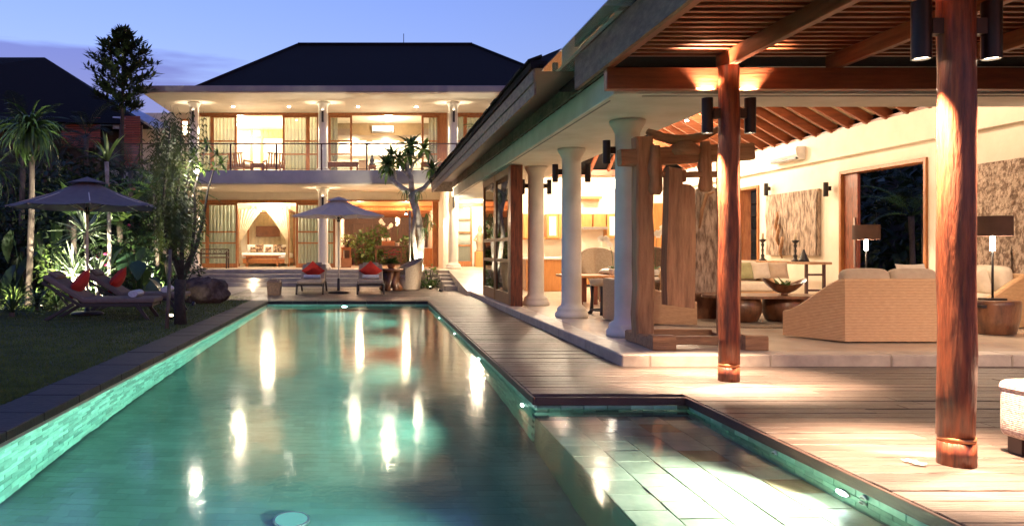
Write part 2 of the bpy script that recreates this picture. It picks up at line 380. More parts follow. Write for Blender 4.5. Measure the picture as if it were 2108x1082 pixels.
o_ = [n for n in t_.nodes if n.type == 'OUTPUT_MATERIAL'][0]; src = o_.inputs[0].links[0].from_socket; t_.links.new(src, mm.inputs[1]); t_.links.new(df.outputs[0], mm.inputs[2]); t_.links.new(mm.outputs[0], o_.inputs[0])
WARM = (1, .70, .47); WW = (1, .8, .56); POOLC = (.52, 1, .84)
# ------------------------------------------------------------------ ground, lawn, coping
XL, XR, XN = -2.53, 1.40, 2.70          # pool: left wall, right wall, right wall of the shallow shelf
YF, YN, Y0 = 18.35, 6.44, -1.5          # far wall, back wall of the shelf, near end (behind the camera)
WZ = -0.10                              # water level
gr = MB()
for (x0, x1, y0, y1) in ((-400, XL - .1, -60, 500), (XN + .1, 400, -60, 500), (XL - .1, XN + .1, YF + .1, 500), (XL - .1, XN + .1, -60, Y0 - .1), (XR + .1, XN + .1, YN + .1, YF + .1)):
    gr.add([(x0, y0, -.13), (x1, y0, -.13), (x1, y1, -.13), (x0, y1, -.13)], [(0, 1, 2, 3)])
tag(gr.build('ground', 'soil'), kind='structure')
tag(box('lawn', 'turf', None, -9.5, XL - .46, -1, 20.6, -.12, -.012), kind='structure')
g = MB()
for i in range(60000):
    t = random.random() ** 1.5; y = 4.6 + t * 15.6; x = random.uniform(max(-9.3, -.52 * y - .6), XL - .47)
    h = random.uniform(.018, .04); a = random.uniform(0, 6.28); w = .0035 + y * .00022
    dx, dy = math.cos(a), math.sin(a); lx, ly = random.uniform(-.02, .02), random.uniform(-.02, .02)
    g.v += [(x - dx * w, y - dy * w, -.014), (x + dx * w, y + dy * w, -.014), (x + lx, y + ly, h - .014)]
    n = len(g.v); g.f.append((n - 3, n - 2, n - 1)); g.sm.append(False); g.tint += [.5] * 3
tag(g.build('grass', 'grass'), 'short mown grass of the lawn beside the pool', 'grass', kind='stuff')
cp = structure('pool_coping')
y = Y0
while y < YF + .38:
    y1 = min(y + random.choice((.5, .6, .7)), YF + .4)
    box('coping_stone', 'coping', cp, XL - .455, XL + .012, y + .004, y1 - .004, -.07, random.uniform(-.002, .003), .006); y = y1
x = XL + .02
while x < XR + .02:
    x1 = min(x + .6, XR + .03); box('coping_stone', 'coping', cp, x + .004, x1 - .004, YF - .012, YF + .4, -.07, random.uniform(-.002, .002), .006); x = x1
box('coping_bed', 'stone_edge', cp, XL - .45, XL - .003, Y0, YF + .39, -.128, -.071)
box('coping_bed', 'stone_edge', cp, XL + .001, XR + .02, YF + .003, YF + .39, -.128, -.071)

# ------------------------------------------------------------------ timber deck
dk = structure('deck')
box('joist_bed', 'joist', dk, XN + .03, 9.6, 1.5, 8.095, -.12, -.034)
box('joist_bed', 'joist', dk, XR + .03, XN + .03, YN + .03, YF + .4, -.12, -.034)
box('joist_bed', 'joist', dk, -3.9, XN + .03, YF + .41, 25.5, -.12, -.034)
pw = .155
def row(x0, x1, y, joints=()):
    xs = [x0, *[j for j in joints if x0 + .3 < j < x1 - .3], x1]
    for a, b in zip(xs, xs[1:]):
        box('plank', 'plank', dk, a + .0015, b - .0015, y + .004, y + pw - .004, -.032 + random.uniform(-.002, 0), random.uniform(-.003, .002), .004)
y = 1.9; k = 0
while y < 8.08:
    e = min(y + pw, 8.095)
    j = [random.uniform(3.6, 5.2), random.uniform(5.8, 8)]
    row(XN if y < YN else XR, 8.6, y if e - y > .1 else y - .05, j); y += pw
y = 8.095
while y < YF + .3:
    row(XR, XN - .003, y); y += pw
y = YF + .405
while y < 25.4:
    row(-3.9, XN - .003, y, [random.uniform(-2.5, 1.5)]); y += pw
# fascia boards at the pool edge
box('edge_board', 'deck_edge', dk, XR - .022, XR + .0, YN - .02, YF - .013, -.072, -.006, .004)
box('edge_board', 'deck_edge', dk, XR, XN - .022, YN - .022, YN, -.075, -.006, .004)
box('edge_board', 'deck_edge', dk, XN - .022, XN, 1.5, YN, -.075, -.006, .004)

# ------------------------------------------------------------------ pool
pool = structure('pool')
ZB, ZS = -1.35, WZ - .30
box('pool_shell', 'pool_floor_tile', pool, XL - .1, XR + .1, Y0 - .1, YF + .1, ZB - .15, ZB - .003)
box('pool_shell', 'grout', pool, XL - .14, XL - .02, Y0, YF, ZB, -.13)
box('pool_shell', 'grout', pool, XL - .14, XR + .1, YF + .02, YF + .14, ZB, -.13)
box('pool_shell', 'grout', pool, XR + .02, XR + .14, YN + .02, YF, ZB, -.08)
box('pool_shell', 'grout', pool, XR + .02, XN + .1, Y0, YN + .1, ZB, ZS - .018)
box('pool_shell', 'grout', pool, XR + .14, XN + .1, YN + .018, YN + .12, ZS - .018, -.08)
box('pool_shell', 'grout', pool, XN + .018, XN + .14, Y0, YN + .018, ZS - .018, -.08)
def wallmesh(axis, L, h):                          # one stone tile 20 mm thick, proud of the grout
    m = MB()
    if axis == 'x+': m.box(-.02, 0, .002, L - .002, .002, h - .002, .003)
    if axis == 'x-': m.box(0, .02, .002, L - .002, .002, h - .002, .003)
    if axis == 'y-': m.box(.002, L - .002, 0, .02, .002, h - .002, .003)
    return m
TL, TH = .20, .10
tl = wallmesh('x+', TL, TH); tlm = tl.mesh('tile'); tlm.materials.append(M['pool_tile'])
rest = MB(); rows = 12
def jit(): return random.uniform(-.003, .002)
for r in range(rows):
    z = -.13 - (r + 1) * TH + .03; off = (r % 2) * TL / 2; k = 0; y = Y0 + off
    while y < YF - TL:
        if 4.2 < y < 9.9 and r < 10: place(tlm, 'tile', pool, (XL + jit(), y, z))
        else: rest.box(XL - .02, XL + jit(), y + .002, y + TL - .002, z + .002, z + TH - .002)
        y += TL
for r in range(rows):                                # far and right walls, one mass
    z = -.175 - r * TH; off = (r % 2) * TL / 2; x = XL + off
    while x < XR: rest.box(x + .002, min(x + TL, XR) - .002, YF + jit(), YF + .02, z + .002, z + TH - .002); x += TL
    y = YN + off
    while y < YF: rest.box(XR + jit(), XR + .02, y + .002, min(y + TL, YF) - .002, z + .002, z + TH - .002); y += TL
tag(rest.build('wall_tiles', 'pool_tile_mass', pool), kind='stuff')
t2 = wallmesh('x-', TL, TH).mesh('tile'); t2.materials.append(M['pool_tile'])
t3 = wallmesh('y-', TL, TH).mesh('tile'); t3.materials.append(M['pool_tile'])
for r in range(4):
    z = -.175 - r * TH; y = 2.0 + (r % 2) * .1
    while y < YN - .1: place(t2, 'tile', pool, (XN - jit(), y, z)); y += TL
    x = XR + .02 + (r % 2) * .1
    while x < XN - .1: place(t3, 'tile', pool, (x, YN - jit(), z)); x += TL
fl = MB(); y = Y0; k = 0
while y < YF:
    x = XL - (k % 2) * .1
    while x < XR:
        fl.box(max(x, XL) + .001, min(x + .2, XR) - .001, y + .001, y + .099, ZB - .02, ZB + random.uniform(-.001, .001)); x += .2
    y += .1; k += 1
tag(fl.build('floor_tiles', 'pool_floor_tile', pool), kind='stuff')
sw = .26; sm_ = MB().box(.003, sw - .003, .003, sw - .003, -.018, 0, .003)
sme = sm_.mesh('shelf_tile'); sme.materials.append(M['shelf_tile'])
smb = sm_.mesh('shelf_tile'); smb.materials.append(M['shelf_tile_brown'])
for i in range(5):
    y = 1.6 + (i % 2) * .13
    while y < YN - .2:
        place(smb if random.random() < .1 else sme, 'shelf_tile', pool, (XR + i * sw, y, ZS + jit())); y += sw
box('shelf_edge', 'pool_floor_tile', pool, XR - .0, XR + .018, Y0, YN, ZB, ZS - .02)
# water
m = bpy.data.materials.new('water'); m.use_nodes = True; M['water'] = m; t = m.node_tree; t.nodes.clear(); L = t.links.new
rf = t.nodes.new('ShaderNodeBsdfRefraction'); rf.inputs['IOR'].default_value = 1.33; rf.inputs['Roughness'].default_value = 0; rf.inputs['Color'].default_value = (.86, 1, .97, 1)
gl = t.nodes.new('ShaderNodeBsdfGlossy'); gl.inputs['Roughness'].default_value = .105
fr = t.nodes.new('ShaderNodeFresnel'); fr.inputs[0].default_value = 1.33
mx = t.nodes.new('ShaderNodeMixShader'); L(fr.outputs[0], mx.inputs[0]); L(rf.outputs[0], mx.inputs[1]); L(gl.outputs[0], mx.inputs[2])
co = t.nodes.new('ShaderNodeTexCoord'); mpw = t.nodes.new('ShaderNodeMapping'); mpw.inputs['Scale'].default_value = (1.0, .55, 1); L(co.outputs['Object'], mpw.inputs[0])
n1 = t.nodes.new('ShaderNodeTexNoise'); n1.inputs['Scale'].default_value = 3.2; n1.inputs['Detail'].default_value = 3; L(mpw.outputs[0], n1.inputs['Vector'])
bp = t.nodes.new('ShaderNodeBump'); bp.inputs['Strength'].default_value = .06; bp.inputs['Distance'].default_value = .05; L(n1.outputs['Fac'], bp.inputs['Height'])
n2 = t.nodes.new('ShaderNodeTexNoise'); n2.inputs['Scale'].default_value = 26; n2.inputs['Detail'].default_value = 2; L(mpw.outputs[0], n2.inputs['Vector'])
bp2 = t.nodes.new('ShaderNodeBump'); bp2.inputs['Strength'].default_value = .1; bp2.inputs['Distance'].default_value = .008; L(n2.outputs['Fac'], bp2.inputs['Height']); L(bp.outputs[0], bp2.inputs['Normal'])
L(bp.outputs[0], rf.inputs['Normal'])
for n in (gl, fr): L(bp2.outputs[0], n.inputs['Normal'])
o = t.nodes.new('ShaderNodeOutputMaterial'); L(mx.outputs[0], o.inputs[0])
w = MB(); w.add([(XL - .01, Y0, WZ), (XN + .01, Y0, WZ), (XN + .01, YN + .01, WZ), (XR + .01, YN + .01, WZ), (XR + .01, YF + .01, WZ), (XL - .01, YF + .01, WZ)], [(0, 1, 2, 3, 4, 5)])
tag(w.build('pool_water', 'water'), kind='structure')
# underwater lamps: shallow dome lens in a ring, with its own spot
def pool_lamp(label, p, d, e, size=120, col=POOLC, lens='lens_cool', r=.05):
    p, d = Vector(p), Vector(d); t = thing('pool_light', label, 'pool light', p, 'underwater lamps in the pool walls')
    MB().tube([p - d * .01, p + d * .012], [r * 1.35, r * 1.25], 16).build('ring', 'steel', t)
    MB().tube([p + d * .0125, p + d * .022, p + d * .028], [r, r * .8, r * .3], 16).build('lens', lens, t)
    light('SPOT', p + d * .09, e, col, .04, p + d, size, .6, 'pool_lamp_beam', t)
for i, (y, w_) in enumerate(((6.9, 'nearest'), (9.7, 'second'), (12.5, 'third'), (15.3, 'farthest'))):
    pool_lamp(f'round underwater lamp in right pool wall, {w_} from the shallow shelf' if i else 'round underwater lamp in right pool wall beside the shallow shelf', (XR, y, -.42), (-1, 0, .02), 215, 120)
pool_lamp('round underwater lamp in the far end wall of the pool', (-.65, YF, -.40), (0, -1, .0), 150, 130)
pool_lamp('bright underwater lamp in wall of the shallow pool shelf', (XN, 4.3, -.22), (-1, 0, -.1), 230, 140, (.9, 1, .92))
# lamps of the part of the pool below and behind the viewpoint
for y in (4.0, 1.0): pool_lamp('round underwater lamp under the shelf edge, ' + ('nearer the deck corner' if y > 2 else 'behind the viewpoint'), (XR, y, -.62), (-1, 0, .02), 215, 120)
fp = Vector((-.53, 5.0, ZB + .01))
t = thing('pool_light', 'glowing round lamp set into the pool floor', 'pool light', fp, 'underwater lamps in the pool walls')
MB().tube([fp, fp + Vector((0, 0, .02))], [.13, .125], 20).build('ring', 'steel', t); MB().tube([fp + Vector((0, 0, .0205)), fp + Vector((0, 0, .035))], [.11, .09], 20).build('lens', 'lens_floor', t)
for (px, py, wd) in ((1597, 937, 'farther jet ring'), (1781, 1030, 'upper nearer jet ring'), (1779, 1066, 'lower nearer jet ring')):
    Y = F * XN / (px - CX); z = max(PZ(py, Y), -.3)
    p = Vector((XN - .004, Y, z)); t = thing('pool_jet', f'small pale {wd} in the tiled wall of pool shelf', 'jet', p, 'jets in the shelf wall')
    MB().tube([p, p - Vector((.012, 0, 0))], [.034, .03], 14).build('ring', 'white_plastic', t)
    MB().tube([p - Vector((.0125, 0, 0)), p - Vector((.016, 0, 0))], [.018, .016], 12).build('nozzle', 'black_metal', t)

# ------------------------------------------------------------------ pavilion floor, ramp, terrace, steps
FZ, TZ = .12, .56
pf = structure('pavilion_floor')
box('floor_slab', 'stone_floor', pf, XN + .02, 10.6, 8.13, 20.5, -.1, FZ, .012)
box('floor_slab', 'stone_floor', pf, 4.303, 10.6, 20.503, 24.6, -.1, FZ)
for i in range(9): box('edge_stone', 'stone_edge', pf, XN, XN + .3, 8.1 + i * 1.378, 8.1 + (i + 1) * 1.378 - .004, -.1, FZ + .003, .012)
for i in range(6): box('edge_stone', 'stone_edge', pf, XN + .302 + i * 1.3, XN + .302 + (i + 1) * 1.3 - .004, 8.1, 8.4, -.1, FZ + .003, .012)
r_ = MB(); r_.add([(2.62, 20.5, -.1), (4.3, 20.5, -.1), (4.3, 25.5, -.1), (2.62, 25.5, -.1), (2.62, 20.5, FZ - .001), (4.3, 20.5, FZ - .001), (4.3, 25.5, TZ), (2.62, 25.5, TZ)],
    [(4, 5, 6, 7), (0, 4, 7, 3), (0, 1, 5, 4), (2, 3, 7, 6), (1, 2, 6, 5)])
tag(r_.build('ramp', 'stone_floor'), kind='structure')
tr = structure('house_terrace')
box('terrace_slab', 'stone_floor', tr, -9.5, 11, 26.6, 37, -.1, TZ, .01)
box('terrace_slab', 'stone_floor', tr, 2.3, 11, 25.505, 26.597, -.1, TZ, .01)
for k in range(4):
    box('step', 'step_stone', tr, -6.6, 2.297, 25.5 + .35 * k, 26.598, -.1 if k == 0 else .14 * k + .002, .14 * (k + 1) - (.0 if k < 3 else .002), .012)
for k in range(4): box('plinth_stone', 'step_stone', tr, 2.24, 2.62, 22.9 + k * .65, 23.53 + k * .65, -.1, .16 + k * .1, .02)
box('path', 'step_stone', None, -6.6, -3.92, 20.7, 25.49, -.11, -.004)['kind'] = 'structure'
# ------------------------------------------------------------------ two-storey house
YW = 29.4
def xw(px): return PX(px, YW)
hs = thing('house', 'two-storey cream villa with dark hipped roof and long glazed balcony behind the pool', 'house', (0, 27.3, TZ))
def hb(name, m, *a, b=0.): return box(name, m, hs, *a, b)
G0, G1, U0, U1 = TZ, 3.51, 3.99, 6.60
# storey slab and eave
hb('floor_slab', 'slab_grey', -9, 11, 25.9, 35, 3.53, U0, b=.015); hb('soffit', 'plaster_cream', -8.98, 10.98, 25.95, 35, 3.5, 3.528)
hb('eave', 'fascia_grey', -7.85, 10, 25.6, 36, 6.62, 6.83, b=.015); hb('soffit', 'plaster_cream', -7.8, 9.95, 25.65, 36, 6.59, 6.618)
rf = MB(); zb = 6.835; a = (-7.1, 27.4, zb); b = (8.3, 27.4, zb); c = (8.3, 40.6, zb); d = (-7.1, 40.6, zb); e = (-3.31, 34, 10.48); f_ = (4.56, 34, 10.48)
rf.add([a, b, c, d, e, f_], [(0, 1, 5, 4), (1, 2, 5), (2, 3, 4, 5), (3, 0, 4), (3, 2, 1, 0)])
roof = rf.build('roof', 'roof_dark', hs)
rc = MB()
rc.tube([Vector(e) + Vector((0, 0, .03)), Vector(f_) + Vector((0, 0, .03))], .09, 6)
for p, q in ((a, e), (b, f_)): rc.tube([Vector(p) + Vector((0, 0, .02)), Vector(q) + Vector((0, 0, .02))], .07, 6)
rc.build('ridge_cap', 'roof_dark', roof)
MB().cyl((1.47, 34, 10.5), (1.47, 34, 11.0), .015, n=6).build('antenna', 'black_metal', roof)
# walls
hb('wall', 'plaster_cream', -9, xw(405), YW, YW + .2, G0, 3.5); hb('wall', 'plaster_cream', xw(405), 11, YW, YW + .2, 3.2, 3.5)
hb('wall', 'plaster_cream', xw(690), xw(701), YW, YW + .2, G0, 3.2)
hb('wall', 'plaster_cream', 2.67, 3.16, 27.9, 30.2, G0, 3.5)
hb('wall', 'plaster_cream', -9, xw(403), YW, YW + .2, U0, 6.59); hb('wall', 'plaster_cream', xw(655), xw(676), YW, YW + .2, U0, 6.59)
hb('wall', 'plaster_cream', xw(920), xw(940), YW, YW + .2, U0, 6.59)
for x in (-7.3, -1.75, 3.05): hb('partition', 'plaster_cream', x - .06, x + .06, YW + .21, 33.8, U0, 6.59)
hb('wall', 'plaster_cream', -7.4, 7, 33.81, 34, U0, 6.59)
hb('partition', 'plaster_cream', -7.36, -7.24, YW + .21, 33.6, G0, 3.5); hb('partition', 'plaster_cream', -1.36, -1.21, YW + .21, 35, G0, 3.5); hb('wall', 'plaster_cream', -7.4, -1.37, 33.61, 33.8, G0, 3.5)
hb('wall', 'plaster_cream', 2.6, 2.8, 30.21, 35, G0, 3.5); hb('wall', 'plaster_white', 3.17, 9, 31.5, 31.7, G0, 3.5)
# small window of the upper left wall
wn_ = hb('window', 'teak', PX(372, 29.3), PX(388, 29.3), 29.3, YW - .002, PZ(282, 29.3), PZ(245, 29.3)); box('pane', 'cove', hs, PX(376, 29.3), PX(386, 29.3), 29.285, 29.298, PZ(278, 29.3), PZ(250, 29.3)).parent = wn_
def column(par, x, y, z0, z1, r, m='plaster_white', cap=.16):
    h = z1 - z0
    return MB().lathe([(r * 1.62, 0), (r * 1.66, .03), (r * 1.62, .075), (r * 1.42, .1), (r * 1.46, .13), (r * 1.38, .165), (r * 1.05, .2), (r, .26), (r * .97, h * .6), (r * .95, h - cap - .06),
        (r * .97, h - cap), (r * 1.08, h - cap * .8), (r * 1.1, h - cap * .72), (r * 1.3, h - cap * .4), (r * 1.36, h - cap * .3), (r * 1.38, h - .03), (r * 1.38, h)], (x, y, z0), 28).build('column', m, par)
HC = [PX(400, 27.3), PX(665, 27.3), PX(933, 27.3)]
for x in HC: column(hs, x, 27.3, G0, 3.5, .185, 'plaster_cream'); column(hs, x, 27.3, U0, 6.59, .175, 'plaster_white')
# balcony railing
ry = 25.99; rl = MB().box(-9, 11, ry - .03, ry + .03, 4.885, 4.925, .008).build('railing', 'rail_dark', hs)
box('bottom_rail', 'rail_dark', hs, -9, 11, ry - .015, ry + .015, 4.04, 4.06).parent = rl
pm = MB().box(-.028, .028, -.028, .028, U0, 4.884).mesh('post', (0, 0, 0)); pm.materials.append(M['rail_dark'])
rx = [PX(px, ry) for px in (194, 288, 381, 475, 569, 662, 755, 846, 940, 1033)]
for x in rx: place(pm, 'post', rl, (x - 0, ry - 27.3, -TZ))
for a_, b_ in zip(rx, rx[1:]): box('pane', 'pane', hs, a_ + .05, b_ - .05, ry - .005, ry + .005, 4.07, 4.87).parent = rl
# glazed doors
def door(par, x0, x1, y, z0, z1, rails=(), fw=.085, m='teak', pane='pane', name='door', label=None, base=.16):
    d = MB(); d.box(x0, x0 + fw, y - .03, y + .03, z0, z1, .006); d.box(x1 - fw, x1, y - .03, y + .03, z0, z1, .006)
    d.box(x0 + fw, x1 - fw, y - .03, y + .03, z0, z0 + base, .006); d.box(x0 + fw, x1 - fw, y - .03, y + .03, z1 - fw, z1, .006)
    for r in rails: d.box(x0 + fw, x1 - fw, y - .025, y + .025, r - .03, r + .03, .005)
    o = d.build(name, m, par)
    zs = [z0 + base, *rails, z1 - fw]
    for a, b in zip(zs, zs[1:]):
        p = box('pane', pane, par, x0 + fw, x1 - fw, y - .004, y + .004, a + .0, b); p.parent = o
    if label: o['label'] = label
    return o
def curtain(label, x0, x1, y, z0, z1, m, amp=.035, wl=.14, grp='curtains of the house'):
    n = max(12, int((x1 - x0) / wl * 8)); ph = random.random() * 6
    def fn(u, v):
        x = x0 + (x1 - x0) * u; k = math.sin(x / wl * 6.283 + ph + .5 * math.sin(x * 5)) * amp * (1.15 - .4 * v)
        return (x, y + k, z0 + (z1 - z0) * v)
    o = MB().grid(fn, n, 4).build('curtain', m); return tag(o, label, 'curtain', grp)
r1 = (PZ(500, YW), PZ(477, YW)); yd = YW + .08
hb('door_head', 'teak', xw(405), xw(690), YW - .03, YW + .17, 3.08, 3.198)
door(hs, xw(405), xw(425), yd, G0, 3.08, r1, .05); door(hs, xw(425), xw(489), yd, G0, 3.08, r1); door(hs, xw(609), xw(660), yd, G0, 3.08, r1); door(hs, xw(660), xw(690), yd + .07, G0, 3.08, r1)
curtain('sheer pale curtain behind the left glazed door of ground-floor bedroom', xw(406), xw(486), YW + .35, G0, 3.1, 'curtain_pale')
curtain('sheer pale curtain behind the right glazed door of ground-floor bedroom', xw(612), xw(689), YW + .38, G0, 3.1, 'curtain_pale')
r2 = (PZ(317, YW), PZ(290, YW))
hb('door_head', 'teak', xw(403), xw(655), YW - .03, YW + .17, 6.5, 6.588); hb('door_head', 'teak', xw(676), xw(920), YW - .03, YW + .17, 6.5, 6.588); hb('door_head', 'teak', xw(940), 7, YW - .03, YW + .17, 6.5, 6.588)
door(hs, xw(403), xw(435), yd, U0, 6.5, r2, .05); door(hs, xw(435), xw(487), yd, U0, 6.5, r2); door(hs, xw(581), xw(634), yd, U0, 6.5, r2); door(hs, xw(634), xw(655), yd, U0, 6.5, r2, .06)
door(hs, xw(676), xw(725), yd, U0, 6.5, r2); door(hs, xw(868), xw(905), yd, U0, 6.5, r2); hb('jamb', 'teak', xw(905), xw(920), YW - .02, YW + .16, U0, 6.5)
door(hs, xw(940), xw(957), yd, U0, 6.5, r2, .05); door(hs, xw(957), xw(1030), yd, U0, 6.5, r2)
curtain('olive-beige curtain behind the left upstairs door of first room', xw(404), xw(484), YW + .36, U0, 6.5, 'curtain')
curtain('olive-beige curtain behind the right upstairs door of first room', xw(584), xw(654), YW + .36, U0, 6.5, 'curtain')
curtain('narrow olive curtain beside the right upstairs door of second room', xw(884), xw(906), YW + .36, U0, 6.5, 'curtain')
curtain('narrow olive curtain beside the left upstairs door of second room', xw(678), xw(694), YW + .36, U0, 6.5, 'curtain')
curtain('olive curtain upstairs right of the last balcony column', xw(941), xw(1030), YW + .36, U0, 6.5, 'curtain')
# upstairs room fittings
cb = thing('wall_cabinet', 'teak wall cabinet with glass door in the bright upstairs room', 'cabinet', (xw(548) * 33 / YW, 33.6, U0))
x0, x1 = PX(515, 33.5), PX(590, 33.5)
box('carcass', 'plaster_cream', cb, x0, x1, 33.5, 33.8, U0, PZ(263, 33.5)); z1_ = PZ(263, 33.5); zm = PZ(283, 33.5)
for (a, b, c, d, m_) in ((515, 519, z1_, U0, 'cabinet'), (536, 541, z1_, U0, 'cabinet'), (586, 590, z1_, U0, 'cabinet')): box('stile', m_, cb, PX(a, 33.4), PX(b, 33.4), 33.42, 33.498, d, c)
for z in (z1_ - .06, zm): box('rail', 'cabinet', cb, x0, x1, 33.43, 33.497, z - .05, z + .05)
for k in range(4): box('slatted_front', 'cabinet', cb, PX(542 + k * 11, 33.45), PX(552 + k * 11, 33.45), 33.45, 33.496, zm + .05, z1_ - .11)
hb('bulkhead', 'olive_panel', -1.68, 2.98, 31.8, 33.8, 6.09, 6.588); hb('stone_band', 'marble', -1.68, 2.98, 33.7, 33.805, 5.45, 5.6)
def ac_unit(label, c, w, along):
    t = thing('air_conditioner', label, 'air conditioner', c)
    m = MB(); x, y, z = c
    prof = [(0, -.14), (.13, -.13), (.2, -.03), (.21, .08), (.18, .14), (0, .15)]
    n = len(prof); vs = []
    for s in (-w / 2, w / 2):
        for (d, h) in prof: vs.append((x + s, y - d, z + h) if along == 'x' else (x - d, y + s, z + h))
    m.add(vs, [tuple(range(n)), tuple(reversed(range(n, 2 * n)))] + [(i, n + i, n + (i + 1) % n, (i + 1) % n) for i in range(n)]); m.build('body', 'white_plastic', t)
    if along == 'x': box('louvre', 'black_metal', t, x - w * .46, x + w * .46, y - .19, y - .13, z - .135, z - .09)
    else: box('louvre', 'black_metal', t, x - .19, x - .13, y - w * .46, y + w * .46, z - .135, z - .09)
ac_unit('white split air conditioner on the olive panel upstairs', (PX(788, 31.79), 31.79, PZ(267, 31.79)), .9, 'x')
# dining bay: sloped timber ceiling, dark back wall
for k in range(9):
    t0, t1 = k / 9, (k + 1) / 9 - .012
    y0_, y1_ = 29.62 + t0 * 4.9, 29.62 + t1 * 4.9; z0_, z1b = 3.4 - t0 * .68, 3.4 - t1 * .68
    m = MB(); m.add([(-1.2, y0_, z0_), (2.59, y0_, z0_), (2.59, y1_, z1b), (-1.2, y1_, z1b), (-1.2, y0_, z0_ + .04), (2.59, y0_, z0_ + .04), (2.59, y1_, z1b + .04), (-1.2, y1_, z1b + .04)],
        [(0, 3, 2, 1), (4, 5, 6, 7), (0, 1, 5, 4), (1, 2, 6, 5), (2, 3, 7, 6), (3, 0, 4, 7)]); m.build('ceiling_board', 'ceiling_orange', hs)
hb('beam', 'teak', -1.2, 2.66, YW - .03, YW + .19, 3.04 + .1, 3.198 - .0); hb('beam', 'teak', -1.2, 2.59, 31.9, 32.05, 2.92, 3.06)
for k in range(9): hb('wall_board', 'wood_brown_wall', -1.2 + k * .422, -1.2 + (k + 1) * .422 - .012, 34.5 + (k % 2) * .02, 34.6, G0, 2.85)
hb('beam', 'wood_brown_wall', -1.2, 2.59, 34.38, 34.49, 2.42, 2.62)
hb('jamb', 'teak', xw(893), xw(904), 29.9, 30.2, G0, 3.3)
hb('niche_panel', 'linen', -1.205, -1.19, 31.5, 33.2, 1.2, 2.6)
# doorway of the passage between house and pavilion
dy = 31.4
door(hs, PX(938, dy), PX(972, dy), dy, G0, PZ(424, dy), (PZ(505, dy), PZ(478, dy), PZ(452, dy)), .07, base=.22)
hb('door_head', 'teak', PX(936, dy), PX(1040, dy), dy - .06, dy + .06, PZ(424, dy), PZ(418, dy))

# ------------------------------------------------------------------ open pavilion
pv = thing('pavilion', 'open-sided living pavilion with white columns, broad eaves and timber rafters', 'pavilion', (3.4, 12, FZ))
def pb(name, m, *a, b=0.): return box(name, m, pv, *a, b)
XWL = 9.8
for y in (9.93, 12.7, 15.45, 18.2): column(pv, 3.38, y, FZ, 2.95, .165)
pb('beam', 'plaster_white', 2.66, 4.1, 8.26, 24.3, 2.953, 3.25, b=.01); pb('beam', 'plaster_white', 4.1, 10.0, 8.26, 9.0, 2.955, 3.3, b=.01)
pb('groove_strip', 'fascia_grey', 2.72, 2.735, 8.6, 24.2, 2.945, 2.953); pb('groove_strip', 'fascia_grey', 3.0, 10, 8.33, 8.345, 2.945, 2.954)
y = 8.2; sh = MB().box(0, .035, .003, .297, 0, .2, .004).mesh('shingle'); sh.materials.append(M['shingle_wood'])
while y < 24.2: place(sh, 'shingle', pv, (2.622 - 3.4, y - 12, 3.252 - FZ + random.uniform(-.006, .006))); y += .3
pb('eave_soffit', 'rail_dark', 2.0, 2.66, 9.1, 24.5, 3.455, 3.475)
eb = pb('eave_board', 'shingle_wood', 1.972, 2.0, 9.12, 24.55, 3.12, 3.27, b=.004); pb('eave_board', 'shingle_wood', 1.955, 1.985, 9.12, 24.56, 3.272, 3.43, b=.004)
pb('eave_board', 'shingle_wood', 1.985, 2.66, 24.5, 24.54, 3.14, 3.45)
rf = MB(); zb = 3.44; A = [(1.93, 9.1, zb), (10.87, 9.1, zb), (10.87, 24.6, zb), (1.93, 24.6, zb), (6.4, 13.6, 6.02), (6.4, 20.1, 6.02)]
top = [(x, y, z + .09) for x, y, z in A]
rf.add(A + top, [(6, 7, 10), (7, 8, 11, 10), (8, 9, 11), (9, 6, 10, 11), (0, 4, 1), (1, 4, 5, 2), (2, 5, 3), (3, 5, 4, 0), (0, 1, 7, 6), (1, 2, 8, 7), (2, 3, 9, 8), (3, 0, 6, 9)])
rf.build('roof', 'roof_dark', pv)
# uneven shingle butts along the eave
y = 9.1; sb_ = MB().box(-.02, .16, .004, .396, 0, .03, .004).mesh('roof_shingle'); sb_.materials.append(M['roof_dark'])
while y < 24.3: place(sb_, 'roof_shingle', pv, (1.915 - 3.4 + random.uniform(-.012, .012), y - 12, zb + .09 - FZ), (0, -R(20), 0)); y += .4
# ceiling boards and rafters under the roof
sl = .577; zc = 3.9
def slope(x): return zc + (min(x - 3.0, XWL - x)) * sl
cl = MB(); ca = [(3.0, 9.2, zc), (XWL, 9.2, zc), (XWL, 24.0, zc), (3.0, 24.0, zc), (6.4, 12.6, zc + 3.4 * sl), (6.4, 20.6, zc + 3.4 * sl)]
ca = [(x, y, z - .02) for x, y, z in ca]
cl.add(ca, [(0, 4, 1), (1, 4, 5, 2), (2, 5, 3), (3, 5, 4, 0)]); cl.build('ceiling', 'bamboo_ceiling', pv)
def rafter(p, q): MB().bar(p, q, .075, .19, bev=.006).build('rafter', 'merbau_h', pv)
dz = -.13; y = 9.7
while y < 23.9:
    k = 1.0
    if y < 12.6: k = (y - 9.2) / 3.4
    if y > 20.6: k = (24.0 - y) / 3.4
    if k > .12:
        rafter((XWL - .03, y, zc + dz), (XWL - 3.4 * k, y, zc + 3.4 * k * sl + dz))
        if y > 10: rafter((3.0, y, zc + dz), (3.0 + 3.4 * k, y, zc + 3.4 * k * sl + dz))
    y += .56
x = 3.6
while x < 9.7:
    k = min(x - 3.0, XWL - x) / 3.4
    if k > .12: rafter((x, 23.97, zc + dz), (x, 24.0 - 3.4 * k, zc + 3.4 * k * sl + dz))
    x += .56
pb('ridge_beam', 'merbau_y', 6.33, 6.47, 12.6, 20.6, zc + 3.4 * sl - .36, zc + 3.4 * sl - .12)
pb('side_wall', 'plaster_white', 4.0, 4.1, 8.3, 24, 3.252, 4.5)
